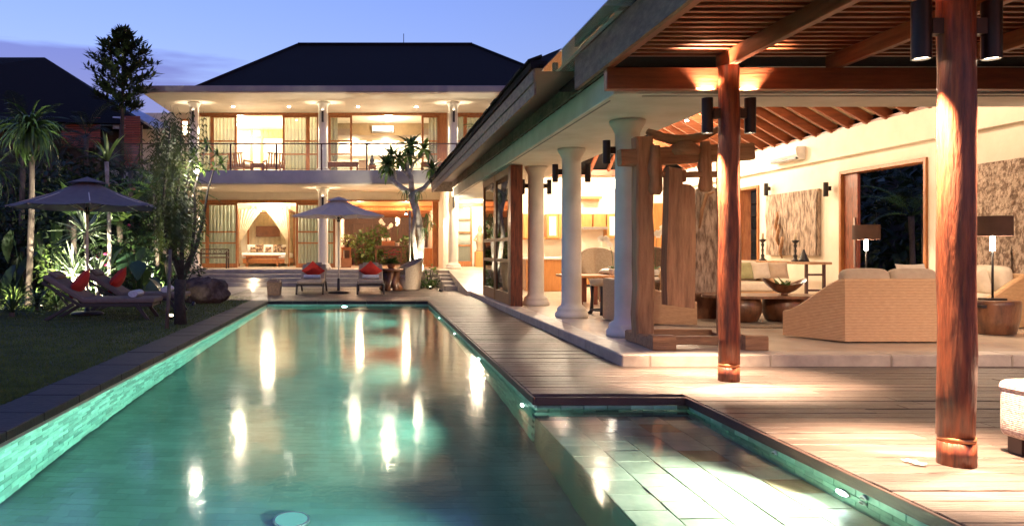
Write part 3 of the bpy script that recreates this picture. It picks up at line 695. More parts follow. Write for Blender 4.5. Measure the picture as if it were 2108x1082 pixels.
# right wall with two openings
DZ = 2.88; d0, d1, e0, e1 = 13.25, 15.72, 19.0, 19.97
for (a, b) in ((8.3, d0), (d1, e0), (e1, 24.0)): pb('wall', 'plaster_cream', XWL, XWL + .2, a, b, FZ, 3.17)
for (a, b) in ((d0, d1), (e0, e1)): pb('wall', 'plaster_cream', XWL, XWL + .2, a, b, DZ, 3.17)
pb('wall', 'plaster_cream', XWL - .1, XWL + .2, 8.3, 24.0, 3.172, 3.72); pb('wall_plate', 'merbau_y', XWL - .11, XWL + .1, 8.4, 24, 3.722, 3.77)
pb('wall', 'plaster_cream', 4.3, XWL - .001, 24.0, 24.2, FZ, 3.9); pb('wall_plate', 'merbau_h', 4.3, XWL - .12, 23.86, 24.0, 3.6, 3.78)
pb('wall', 'plaster_white', 4.1, 4.3, 22.2, 24.2, FZ, 3.9)
def oframe(y0, y1):
    o = MB(); w = .07; o.box(XWL - .04, XWL + .24, y0, y0 + w, FZ, DZ, .005); o.box(XWL - .04, XWL + .24, y1 - w, y1, FZ, DZ, .005); o.box(XWL - .04, XWL + .24, y0 + w, y1 - w, DZ - w, DZ, .005)
    return o.build('door_frame', 'teak', pv)
oframe(d0, d1); oframe(e0, e1)
sl_ = MB(); y0_, y1_ = d1 - .52, d1 - .08
sl_.box(XWL + .02, XWL + .08, y0_, y1_, FZ + .01, DZ - .08, .006); so = sl_.build('sliding_leaf', 'merbau', pv); box('pull_handle', 'steel', pv, XWL - .01, XWL + .018, y0_ + .05, y0_ + .08, .9, 1.9).parent = so
# stacked sliding leaves on the pool side
def leaf_y(x, y0, y1, label):
    o = MB(); z0, z1, fw = FZ + .005, 2.94, .1
    o.box(x - .03, x + .03, y0, y0 + fw, z0, z1, .005); o.box(x - .03, x + .03, y1 - fw, y1, z0, z1, .005); o.box(x - .03, x + .03, y0 + fw, y1 - fw, z0, z0 + .24, .005); o.box(x - .03, x + .03, y0 + fw, y1 - fw, z1 - .14, z1, .005)
    for z in (1.02, 1.47): o.box(x - .026, x + .026, y0 + fw, y1 - fw, z - .035, z + .035, .005)
    d = o.build('sliding_door', 'teak', pv); d['label'] = label
    for a, b in ((z0 + .24, .985), (1.055, 1.435), (1.505, z1 - .14)): box('pane', 'pane_dark', pv, x - .004, x + .004, y0 + fw, y1 - fw, a, b).parent = d
leaf_y(2.83, 15.32, 17.05, 'nearer glazed sliding leaf'); leaf_y(2.83, 17.1, 18.85, 'farther glazed sliding leaf'); leaf_y(2.92, 15.32, 17.05, 'inner stacked sliding leaf')
pb('door_post', 'merbau', 2.79, 3.03, 15.05, 15.3, FZ, 2.945, b=.006)
pb('ceiling_panel', 'plaster_white', 3.0, 4.3, 24.31, 25.5, 3.0, 3.1)
# carved dark stone wall outside the far opening
ow = thing('stone_wall', 'dark rough stone garden wall seen through the pavilion wall opening', 'wall', (12.3, 24.5, 0))
for r in range(9):
    y = 22.4 + (r % 2) * .35
    while y < 27: box('stone', 'dark_stone', ow, 12.2 + random.uniform(0, .05), 12.5, y + .01, y + .69, r * .4 + .01 - .1, r * .4 + .39 - .1, .02); y += .7

# ------------------------------------------------------------------ pergola
pg = thing('pergola', 'red-brown timber pergola with round posts and slatted ceiling', 'pergola', (3.42, 7.2, 0))
def gb(name, m, *a, b=0.): return box(name, m, pg, *a, b)
PR = .095
for (y, zt) in ((7.2, 3.0), (4.4, 3.0)):
    m = MB(); n = 26; zs = [.165 + (zt - .165) * i / 12 for i in range(13)]
    m.tube([(3.42 + .004 * math.sin(i * 1.3 + y), y + .004 * math.cos(i * 1.7), z) for i, z in enumerate(zs)], [PR * (1 + .018 * math.sin(i * 2.1 + y)) for i in range(13)], n)
    p = m.build('post', 'merbau', pg)
    for nm, mt, z0, z1, r in (('post_base', 'merbau', 0, .135, PR * 1.02), ('collar', 'copper_band', .135, .165, PR * .99)):
        q = MB().tube([(3.42, y, z0), (3.42, y, z1)], [r, r], n).build(nm, mt, pg); q.parent = p
    gb('beam', 'merbau_h', 2.26, 9.6, y + .02, y + .12, 2.79, 2.998, b=.006)
for x in (2.3, 3.42, 4.5, 5.6, 6.7, 7.8): gb('rafter', 'merbau_y', x - .035, x + .035, 1.8, 7.4, 3.0, 3.15, b=.005)
sm2 = MB().box(2.28, 9.6, 0, .046, 0, .03, .004).mesh('slat', (3.42, 0, 0)); sm2.materials.append(M['merbau_h'])
y = 1.9
while y < 7.4: place(sm2, 'slat', pg, (0, y - 7.2, 3.152)); y += .137
gb('edge_fascia', 'shingle_wood', 2.215, 2.262, 1.8, 8.2, 2.99, 3.33, b=.005)
gb('roof_sheet', 'roof_dark', 2.4, 9.6, 1.8, 9.6, 3.26, 3.29)
for k, (a, b) in enumerate(((1.8, 4.2), (4.21, 6.6), (6.61, 9.05))): gb('roof_pane', 'sheen_glass', 2.04, 2.7, a, b, 3.392, 3.404)
gb('glass_rail', 'fascia_grey', 2.5, 2.56, 1.8, 9.0, 3.30, 3.39)

# ------------------------------------------------------------------ neighbouring villa on the left
nb = thing('house', 'neighbouring villa with dark roof and red-brown slatted wall behind the garden', 'house', (-14, 31, 0))
rf = MB(); a = (-24, 26.5, 6.1); b = (-8.5, 28.2, 5.95); c = (-8.5, 37, 5.95); d = (-24, 37, 6.1); e = (-22, 32, 9.42); f_ = (PX(92, 32), 32, 9.42)
rf.add([a, b, c, d, e, f_], [(0, 1, 5, 4), (1, 2, 5), (2, 3, 4, 5), (3, 0, 4), (3, 2, 1, 0)]); nr = rf.build('roof', 'roof_dark', nb)
p0, p1 = Vector(f_).lerp(Vector(b), .62), Vector(b) + Vector((.5, -.2, -.25))
m = MB(); m.add([p0 + Vector((.0, 0, .06)), p1 + Vector((0, 0, .06)), p1 + Vector((.5, .5, .16)), p0 + Vector((.15, .3, .12))], [(0, 1, 2, 3)]); m.build('hip_flashing', 'flashing', nb).parent = nr
MB().box(-24, -9.4, 29.6, 29.9, -.1, 5.9).build('wall', 'dark_stone', nb)
box('wall', 'dark_stone', nb, -9.9, -9.6, 29.9, 36, -.1, 5.9)
for k in range(22):
    z = PZ(345, 28) + k * .088
    box('slat', 'clapboard', nb, PX(248, 28), PX(288, 28), 28.0 + random.uniform(-.01, .01), 28.05, z, z + .065)
    if k > 8: box('slat', 'clapboard', nb, PX(120, 28), PX(200, 28), 28.3, 28.35, z, z + .065)
box('gable_panel', 'flashing', nb, PX(232, 28.4), PX(258, 28.4), 28.4, 28.45, PZ(265, 28.4), PZ(240, 28.4))
box('slat_post', 'rail_dark', nb, PX(288, 28.1), PX(293, 28.1), 28.06, 28.16, -.1, PZ(258, 28.1)); box('slat_post', 'rail_dark', nb, PX(246, 28.1), PX(250, 28.1), 28.06, 28.16, -.1, PZ(258, 28.1))
# garden boundary wall
gw = thing('garden_wall', 'dark garden boundary wall behind the palms on the left', 'wall', (-12, 24, 0))
for r in range(6):
    y = 6 + (r % 2) * .4
    while y < 28: box('stone', 'dark_stone', gw, -12.2, -12.0 + random.uniform(0, .04), y + .01, y + .79, r * .4 - .11, r * .4 + .28, .015); y += .8
# ------------------------------------------------------------------ loungers, parasols, poolside things
def make_lounger(label, group):
    t = thing('sun_lounger', label, 'sun lounger', (0, 0, 0), group)
    f = MB(); w = .34
    for s in (-1, 1): f.bar((.72, s * w, .27), (2.0, s * w, .27), .05, .06, bev=.006); f.bar((.72, s * w, .27), (.06, s * w, .68), .05, .05, bev=.006)
    for x in (.8, 1.35, 1.95): f.bar((x, -w, .27), (x, w, .27), .06, .04)
    f.bar((.08, -w, .665), (.08, w, .665), .06, .04); f.build('frame', 'lounger_frame', t)
    for s in (-1, 1):
        MB().bar((.62, s * (w + .03), .30), (.12, s * (w + .03), .0), .05, .06, bev=.006).build('leg', 'lounger_frame', t)
        MB().bar((1.72, s * (w + .03), .28), (1.93, s * (w + .03), .0), .05, .06, bev=.006).build('leg', 'lounger_frame', t)
        MB().bar((.3, s * w, .52), (.52, s * w, .26), .03, .03).build('prop', 'lounger_frame', t)
    for k in range(9): MB().box(.82 + k * .13, .9 + k * .13, -w, w, .285, .3).build('slat', 'lounger_frame', t)
    soft('mattress', 'mattress', t, .74, 2.03, -.355, .355, .302, .40, .035)
    a = math.atan2(.41, .66); X = Matrix.Translation((.76, 0, .335)) @ Matrix.Rotation(math.pi + a, 4, 'Y') @ Matrix.Rotation(math.pi, 4, 'X')
    b = MB(); b.box(0, .83, -.355, .355, .0, .10, .025, X=Matrix.Translation((.76, 0, .305)) @ Matrix.Rotation(-(math.pi - a), 4, 'Y') @ Matrix.Scale(-1, 4, (0, 0, 1))); b.build('back_cushion', 'mattress', t)
    p = MB(); p.box(.64, .83, -.24, .24, .1, .17, .03, X=Matrix.Translation((.76, 0, .305)) @ Matrix.Rotation(-(math.pi - a), 4, 'Y') @ Matrix.Scale(-1, 4, (0, 0, 1))); p.build('headrest', 'mattress', t)
    return t
GL = 'sun loungers by the pool'
Y1, Y2 = 13.75, 15.35
lg = make_lounger('dark-framed sun lounger on the lawn, nearer of the two under the grey parasol', GL)
LS = [((PX(95, Y1), Y1, -.01), R(3), None), ((PX(190, Y2) - .1, Y2, -.01), R(2), 'dark-framed sun lounger on the lawn, farther of the two under the grey parasol'),
      ((PX(637, 21), 23.0, 0), -R(90), 'dark-framed sun lounger at the pool end beside the wicker basket'), ((PX(763, 21), 23.0, 0), -R(90), 'dark-framed sun lounger at the pool end beside the root-wood flower table')]
nm = ['on the nearer lawn lounger', 'on the farther lawn lounger', 'on the pool-end lounger beside the basket', 'on the pool-end lounger beside the flower table']
base = [lg] + [copy_tree(lg, label=LS[i][2]) for i in (1, 2, 3)]
for o in base[:2]:                              # lawn pair: darker brown covers, the parasol's shade put into their colour
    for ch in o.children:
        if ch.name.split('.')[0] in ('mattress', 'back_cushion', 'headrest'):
            ch.material_slots[0].link = 'OBJECT'; ch.material_slots[0].material = M['mattress_dim']
for i, (o, (loc, rz, lb)) in enumerate(zip(base, LS)):
    o.location = loc; o.rotation_euler = (0, 0, rz)
    X = Matrix.Translation(loc) @ Matrix.Rotation(rz, 4, 'Z')
    a = math.atan2(.41, .66)
    c = MB().pillow(.5, .5, .19, X @ Matrix.Translation((.60, 0, .63)) @ Matrix.Rotation(-R(57), 4, 'Y') @ Matrix.Rotation(R(45 if i > 1 else 42), 4, 'Z')).build('cushion', 'cushion_red')
    tag(c, f'red scatter cushion {nm[i]}', 'cushion', 'red cushions on the loungers')
    tw = MB(); n = 14; xs = 1.62 if i < 2 else 1.05
    def roll(u, v, r0=.062): a2 = u * 6.2832; return (xs + math.cos(a2) * r0 * 1.35, -.24 + v * .48, .402 + r0 + math.sin(a2) * r0)
    tw.grid(roll, n, 4, X=X)
    for v in (0, 1): tw.add([X @ Vector(roll(k / n, v)) for k in range(n)], [tuple(range(n)) if v else tuple(reversed(range(n)))])
    tag(tw.build('towel', 'towel'), f'rolled pale towel {nm[i]}', 'towel', 'towels on the loungers')
def parasol(label, x, y, rad, zr, za, m, base_on=True, z0=0):
    t = thing('parasol', label, 'parasol', (x, y, z0)); n = 8
    cn = MB().tube([(x, y, za - .02), (x, y, za + .05)], [.05, .012], 10).build('canopy', m, t)
    for k in range(n):
        a0, a1 = R(22.5) + k * R(45), R(22.5) + (k + 1) * R(45)
        def fn(u, v, a0=a0, a1=a1):
            r = .03 + (rad - .03) * u; p = Vector((math.cos(a0), math.sin(a0), 0)).lerp(Vector((math.cos(a1), math.sin(a1), 0)), v)
            sag = .045 * math.sin(math.pi * v) * u * (1 - .3 * u) + .05 * math.sin(math.pi * u)
            return (x + p.x * r, y + p.y * r, za - (za - zr) * u - sag)
        q = MB().grid(fn, 8, 6).build('panel', m, t); q.parent = cn
        def vl(u, v, a0=a0, a1=a1):
            p = Vector((math.cos(a0), math.sin(a0), 0)).lerp(Vector((math.cos(a1), math.sin(a1), 0)), v); r = rad
            return (x + p.x * r, y + p.y * r, zr - .045 * math.sin(math.pi * v) * .7 - u * .09 * (1 if True else 0))
        def cap(u, v, a0=a0, a1=a1):
            r = .02 + .36 * u; p = Vector((math.cos(a0), math.sin(a0), 0)).lerp(Vector((math.cos(a1), math.sin(a1), 0)), v)
            return (x + p.x * r, y + p.y * r, za + .05 - (za - zr) * r / rad * .9)
        q = MB().grid(cap, 3, 3).build('vent_flap', m, t); q.parent = cn
        d = Vector((math.cos(a0), math.sin(a0), 0)); MB().bar((x + d.x * .05, y + d.y * .05, za - .1), (x + d.x * (rad - .02), y + d.y * (rad - .02), zr - .015), .018, .02).build('rib', 'pole_wood', t)
        MB().bar((x + d.x * .04, y + d.y * .04, za - .62), (x + d.x * rad * .5, y + d.y * rad * .5, (za + zr) / 2 - .04), .014, .016).build('strut', 'pole_wood', t)
    MB().cyl((x, y, z0 + .05), (x, y, za), .024, n=12).build('pole', 'pole_wood', t)
    MB().lathe([(.045, 0), (.05, .1), (.04, .14)], (x, y, za - .68), 12).build('runner', 'black_metal', t)
    MB().lathe([(.3, 0), (.31, .03), (.28, .06), (.08, .075), (.045, .09), (.036, .42), (.034, .43)], (x, y, z0), 24).build('base', 'bronze', t)
parasol('large charcoal-grey parasol over the lawn loungers', PX(180, 14.6), 14.6, 1.46, PZ(426, 14.6), PZ(369, 14.6), 'canopy_grey', z0=-.01)
parasol('taupe parasol between the two loungers at the pool end', PX(697, 21.7), 21.7, 1.42, PZ(445, 21.7), PZ(408, 21.7), 'canopy_taupe')
# basket at the pool end
c = P(565, 600, 20.9); c.z = 0; t = thing('storage_basket', 'brown woven storage basket at the far pool edge', 'basket', c)
m = MB(); m.lathe([(.22, 0), (.24, .02), (.26, .3), (.265, .33)], c, 4, False); me = m.build('body', 'wicker_dark', t); me.rotation_euler = (0, 0, R(45))
m = MB(); m.lathe([(.27, .33), (.275, .35), (.2, .42), (.05, .45)], c, 4, False); me = m.build('lid', 'wicker_dark', t); me.rotation_euler = (0, 0, R(45))
# boulder
c = P(421, 622, 17.95); bo = MB()
def bf(u, v):
    th, ph = u * 6.2832, (v - .5) * math.pi; d = Vector((math.cos(th) * math.cos(ph), math.sin(th) * math.cos(ph), math.sin(ph)))
    k = 1 + .26 * mnoise.noise(d * 1.6 + Vector((3, 1, 2))) + .12 * mnoise.noise(d * 4) + .05 * mnoise.noise(d * 11)
    return (c.x + d.x * .52 * k, c.y + d.y * .45 * k, .24 + d.z * .40 * k)
bo.grid(bf, 60, 36); tag(bo.build('boulder', 'boulder'), 'large rounded brown boulder at the corner of the lawn', 'boulder')
# root-wood table with flowers and wicker armchair beside the frangipani
c = P(805, 598, 23.2); c.z = 0; t = thing('root_table', 'gnarled root-wood stump table beside the wicker armchair', 'table', c)
m = MB()
for k in range(6):
    a = k * 1.05; m.tube([c + Vector((math.cos(a) * .3, math.sin(a) * .3, 0)), c + Vector((math.cos(a) * .14, math.sin(a) * .14, .25)), c + Vector((math.cos(a + .5) * .22, math.sin(a + .5) * .22, .62))], [.09, .12, .1], 8)
m.build('trunk', 'root_wood', t); MB().lathe([(.36, .6), (.4, .62), (.39, .67), (.3, .675)], c, 18).build('top', 'root_wood', t)
def bouquet(name, label, c, n, r, h, mats, leafm, leafn=26):
    t = thing(name, label, 'flowers', c)
    MB().lathe([(.07, 0), (.1, .03), (.12, .1), (.1, .15), (.115, .16)], c, 16).build('pot', 'terracotta', t)
    lf = MB()
    for k in range(leafn):
        a = random.uniform(0, 6.28); p = Vector(c) + Vector((0, 0, .14)); L = random.uniform(.6, 1.) * r * 1.25; e = random.uniform(.0, .9)
        d = Vector((math.cos(a), math.sin(a), e)).normalized(); s = d.cross(Vector((0, 0, 1))).normalized() * L * .17
        q = p + d * L * .55 + Vector((0, 0, .02)); z = p + d * L + Vector((0, 0, -.08 * L))
        lf.add([p, q + s, z, q - s], [(0, 1, 2, 3)])
    lf.build('leaves', leafm, t)
    for k in range(n):
        a = random.uniform(0, 6.28); rr = r * random.uniform(.1, .8); p = Vector(c) + Vector((math.cos(a) * rr, math.sin(a) * rr, .15 + h * random.uniform(.5, 1)))
        fm = MB()
        for j in range(6):
            b = j * 1.047; d = Vector((math.cos(b), math.sin(b) * .6, .25)).normalized() * .1; s = Vector((-math.sin(b), math.cos(b), 0)) * .045
            fm.add([p, p + d * .6 + s, p + d, p + d * .6 - s], [(0, 1, 2, 3)])
        fm.build('blossom', mats[k % len(mats)], t)
        MB().tube([Vector(c) + Vector((0, 0, .1)), p], .005, 4).build('stem', 'leaf_green', t)
bouquet('flower_arrangement', 'pink and orange flowers with green leaves on the root-wood table', (c.x, c.y, .676), 14, .34, .42, ['flower_pink', 'flower_orange', 'flower_pink'], 'leaf_green', 40)
def tub_chair(label, loc, rotz, m, r=.36, hb=.82, ha=.55, group=None):
    t = thing('armchair', label, 'armchair', (0, 0, 0), group); n = 26
    def fn(u, v):
        a = R(-130) + u * R(260); k = (1 + math.cos(a)) / 2; h = ha + (hb - ha) * k ** 1.2; rr = r * (1 - .12 * (1 - v)) * (1 + .12 * k * v)
        return (math.sin(a) * rr, -math.cos(a) * rr, .02 + h * v)
    def fi(u, v): x, y, z = fn(1 - u, v); return (x * .9, y * .9, z)
    b = MB(); b.grid(fn, n, 8); b.grid(fi, n, 8)
    b.tube([Vector(fn(k / n, 1)) * 1 + Vector((-fn(k / n, 1)[0] * .05, -fn(k / n, 1)[1] * .05, 0)) for k in range(n + 1)], .028, 8); b.build('shell', m, t)
    MB().lathe([(r * .84, .04), (r * .86, .08), (r * .86, .34), (r * .82, .36)], (0, .03, 0), 22).build('seat_base', m, t)
    MB().lathe([(r * .7, .36), (r * .8, .38), (r * .8, .43), (r * .7, .46), (.05, .47)], (0, .03, 0), 20).build('cushion', 'cushion', t)
    t.location = loc; t.rotation_euler = (0, 0, rotz); return t
tub_chair('pale wicker tub armchair on the deck in front of frangipani', (PX(842, 23.4), 23.5, .0), R(110), 'wicker_pale', .4, .95, .6)
# bench on the terrace
c = P(440, 548, 28.3); c.z = TZ; t = thing('bench', 'dark wooden bench with openwork back on the house terrace', 'bench', c)
for s in (-1, 1):
    for y in (-.2, .2): box('leg', 'rail_dark', t, c.x + s * .52 - .025, c.x + s * .52 + .025, c.y + y - .025, c.y + y + .025, TZ, TZ + (.72 if y > 0 else .6))
    box('armrest', 'rail_dark', t, c.x + s * .52 - .03, c.x + s * .52 + .03, c.y - .24, c.y + .17, TZ + .6, TZ + .63)
box('seat', 'wicker_dark', t, c.x - .55, c.x + .55, c.y - .23, c.y + .22, TZ + .38, TZ + .43, .01)
for z in (.52, .69): box('back_rail', 'rail_dark', t, c.x - .5, c.x + .5, c.y + .185, c.y + .215, TZ + z, TZ + z + .04)
for k in range(5): MB().tube([c + Vector((-.4 + k * .2 + .055 * math.cos(a * .52), .2, .62 + .055 * math.sin(a * .52))) for a in range(13)], .009, 5, cap=False).build('back_ring', 'rail_dark', t)
# ------------------------------------------------------------------ bedroom
bx, by = xw(549) * 32 / YW, 32.3
t = thing('bed', 'four-poster bed draped with cream netting in the ground-floor bedroom', 'bed', (bx, by, TZ))
bw, bl = 1.02, 1.15
box('base', 'teak', t, bx - bw, bx + bw, by - bl, by + bl, TZ + .12, TZ + .32, .01); box('mattress', 'linen', t, bx - bw + .03, bx + bw - .03, by - bl + .03, by + bl, TZ + .322, TZ + .56, .06)
for sx in (-1, 1):
    for sy in (-1, 1): MB().bar((bx + sx * bw, by + sy * bl, TZ), (bx + sx * bw, by + sy * bl, 2.95), .07, .07).build('post', 'teak', t)
    MB().bar((bx + sx * bw, by - bl, 2.91), (bx + sx * bw, by + bl, 2.91), .05, .06).build('tester_rail', 'teak', t); MB().bar((bx - bw, by + sx * bl, 2.91), (bx + bw, by + sx * bl, 2.91), .05, .06).build('tester_rail', 'teak', t)
    def dr(u, v, sx=sx):                      # drape swept back to the post
        x = sx * (bw * (1 - u) + 0) ; z = 2.93 - v * 2.25
        pull = min(1, v * 1.65); xx = bx + sx * (bw - (bw * u) * (1 - pull ** .8 * .93)) ; k = .02 * math.sin(u * 40) * (1 - .3 * v)
        if v > .62: xx = bx + sx * (bw - (bw * u) * (.07 + (v - .62) * .25))
        return (xx, by - bl - .05 + k, z)
    MB().grid(dr, 40, 16).build('drape', 'net', t)
def bkd(u, v): return (bx - bw + 2 * bw * u, by + bl + .06 + .02 * math.sin(u * 60), TZ + .3 + v * 2.35)
MB().grid(bkd, 60, 3).build('back_drape', 'net', t); box('tester', 'net', t, bx - bw, bx + bw, by - bl, by + bl, 2.95, 2.96)
for k, (dx, m_) in enumerate(((-.72, 'linen'), (-.42, 'print_brown'), (0, 'linen'), (.42, 'print_brown'), (.72, 'linen'), (.02, 'print_brown'), (-.62, 'print_brown'), (.66, 'print_brown'))):
    o = MB().pillow(.42 if k < 5 else .26, .36 if k < 5 else .26, .14, Matrix.Translation((bx + dx, by + .2 - (.16 if k > 4 else 0), TZ + .75 - (.05 if k > 4 else 0))) @ Matrix.Rotation(R(72), 4, 'X')).build('bed_cushion', m_)
    tag(o, ('plain white' if m_ == 'linen' else 'brown patterned') + (' pillow' if k < 5 else ' small cushion') + ' on the four-poster bed, ' + ['far left', 'second from left', 'centre', 'fourth from left', 'far right', 'in front at centre', 'in front at left', 'in front at right'][k], 'cushion', 'cushions on the bed')
box('picture', 'artwork', None, PX(527, 33.4), PX(576, 33.4), 33.4, 33.45, PZ(487, 33.4), PZ(465, 33.4)); tag(bpy.context.scene.objects['picture'], 'dark brown picture on the wall behind the bed', 'picture')
c = Vector((bx, by - bl - .4, TZ)); t = thing('bench', 'low wooden bench at the foot of the four-poster bed', 'bench', c)
box('seat', 'teak', t, c.x - .75, c.x + .75, c.y - .18, c.y + .18, TZ + .42, TZ + .47, .008)
for sx in (-1, 1):
    for sy in (-1, 1): box('leg', 'teak', t, c.x + sx * .62 - .03, c.x + sx * .62 + .03, c.y + sy * .12 - .03, c.y + sy * .12 + .03, TZ, TZ + .42)
    box('apron', 'teak', t, c.x - .6, c.x + .6, c.y + sx * .12 - .015, c.y + sx * .12 + .015, TZ + .34, TZ + .42)
# ------------------------------------------------------------------ balcony furniture
def slat_chair(label, loc, rotz, grp):
    t = thing('lounge_chair', label, 'chair', (0, 0, 0), grp)
    for s in (-1, 1):
        MB().box(s * .33 - .03, s * .33 + .03, -.35, .35, .5, .55, .006).build('armrest', 'teak', t)
        for y in (-.32, .32): MB().box(s * .33 - .025, s * .33 + .025, y - .025, y + .025, 0, .5).build('leg', 'teak', t)
    MB().box(-.3, .3, -.32, .32, .26, .31, .006).build('seat', 'teak', t); MB().box(-.3, .3, -.3, .3, .312, .42, .03).build('seat_cushion', 'cushion_tan', t)
    for k in range(6): MB().bar((-.25 + k * .1, .3, .3), (-.25 + k * .1, .42, .8), .05, .02).build('back_slat', 'teak', t)
    MB().bar((-.31, .41, .78), (.31, .41, .78), .05, .04).build('back_rail', 'teak', t)
    t.location = loc; t.rotation_euler = (0, 0, rotz)
GB = 'lounge chairs on the balcony'
slat_chair('teak lounge chair on the balcony, left of the open bright room', (PX(495, 27.9), 27.9, U0), R(160), GB); slat_chair('teak lounge chair on the balcony, right of the open bright room', (PX(563, 27.9), 27.9, U0), R(-160), GB)
def low_table(label, cx, cy, z, w, d, h, m='teak'):
    t = thing('low_table', label, 'table', (cx, cy, z)); box('top', m, t, cx - w / 2, cx + w / 2, cy - d / 2, cy + d / 2, z + h - .05, z + h, .008)
    for sx in (-1, 1):
        for sy in (-1, 1): box('leg', m, t, cx + sx * (w / 2 - .05) - .03, cx + sx * (w / 2 - .05) + .03, cy + sy * (d / 2 - .05) - .03, cy + sy * (d / 2 - .05) + .03, z, z + h - .05)
        box('apron', m, t, cx - w / 2 + .08, cx + w / 2 - .08, cy + sx * (d / 2 - .05) - .012, cy + sx * (d / 2 - .05) + .012, z + h - .13, z + h - .05)
low_table('small teak table between the two balcony lounge chairs', PX(530, 27.7), 27.7, U0, .5, .45, .42)
low_table('teak bench table on the balcony left of the second room', PX(706, 27.6), 27.6, U0, 1.15, .6, .45); low_table('teak bench table on the balcony right of the second room', PX(893, 27.6), 27.6, U0, .95, .6, .45)
c = P(748, 340, 28.6); t = thing('woven_cabinet', 'tan woven box cabinet standing on the balcony', 'cabinet', (c.x, c.y, U0)); box('body', 'wicker', t, c.x - .17, c.x + .17, c.y - .2, c.y + .2, U0, U0 + .62, .01); box('lid', 'wicker', t, c.x - .18, c.x + .18, c.y - .21, c.y + .21, U0 + .622, U0 + .65, .006)
c = P(766, 340, 28.6); low_table('small square teak pedestal table under the upstairs figurine', c.x, c.y, U0, .32, .32, .46)
m = MB().lathe([(.09, 0), (.13, .02), (.12, .06), (.07, .1), (.09, .18), (.06, .26), (.03, .28), (.045, .33), (.04, .37), (.01, .42)], (c.x, c.y, U0 + .461), 14)
tag(m.build('figurine', 'bronze'), 'small seated bronze figurine on the teak pedestal upstairs', 'statue')
c = P(826, 335, 30.5); t = thing('floor_lamp', 'white paper floor lamp glowing in the second upstairs room', 'lamp', (c.x, c.y, U0)); MB().lathe([(.1, .05), (.13, .3), (.1, .62)], (c.x, c.y, U0), 14).build('shade', 'globe', t); MB().lathe([(.08, 0), (.08, .05)], (c.x, c.y, U0), 12).build('foot', 'teak', t)
# sculpture panel and cabinet of the dining bay
low_table('dark wooden dining console set with orchids in the open bay', PX(800, 31.6), 31.6, TZ, 1.15, .6, .86, 'wood_brown_wall')
box('planter', 'terracotta', None, PX(786, 31.5), PX(812, 31.5), 31.4, 31.7, TZ + .862, TZ + 1.05, .01); tag(SC.objects['planter'], 'terracotta trough planter on the dining console', 'planter')
low_table('small teak side table by the wall of the dining bay', PX(713, 30.4), 30.4, TZ, .42, .4, .8)
c = P(713, 540, 29.8); t = thing('wooden_box', 'square terracotta-brown box on the terrace below the side table', 'box', (c.x, c.y, TZ)); box('body', 'terracotta', t, c.x - .2, c.x + .2, c.y - .16, c.y + .16, TZ, TZ + .33, .01); box('rim', 'terracotta', t, c.x - .21, c.x + .21, c.y - .17, c.y + .17, TZ + .331, TZ + .36, .006)
t = thing('cabinet', 'low teak cabinet at the bright right wall of the dining bay', 'cabinet', (2.3, 31.2, TZ)); box('body', 'cabinet', t, 2.08, 2.585, 30.6, 32.0, TZ, TZ + .75, .008); box('top', 'marble', t, 2.06, 2.59, 30.58, 32.02, TZ + .752, TZ + .79)
for k in range(3): box('cabinet_door', 'cabinet', t, 2.065, 2.079, 30.62 + k * .46, 31.06 + k * .46, TZ + .05, TZ + .72)
# statue at the end of the passage
c = P(988, 545, 30.6); t = thing('statue', 'carved standing stone figure on a pedestal at the passage end', 'statue', (c.x, c.y, TZ))
box('pedestal', 'cabinet', t, c.x - .2, c.x + .2, c.y - .2, c.y + .2, TZ, TZ + .62, .01)
MB().lathe([(.17, .622), (.16, .68), (.13, .75), (.15, .9), (.17, 1.05), (.12, 1.15), (.16, 1.25), (.1, 1.36), (.06, 1.4), (.09, 1.48), (.08, 1.58), (.03, 1.7)], (c.x, c.y, TZ), 14).build('figure', 'stone_statue', t)
for s in (-1, 1): MB().tube([(c.x + s * .14, c.y, TZ + 1.27), (c.x + s * .24, c.y - .03, TZ + 1.08), (c.x + s * .1, c.y - .14, TZ + 1.02)], [.045, .04, .035], 8).build('arm', 'stone_statue', t)
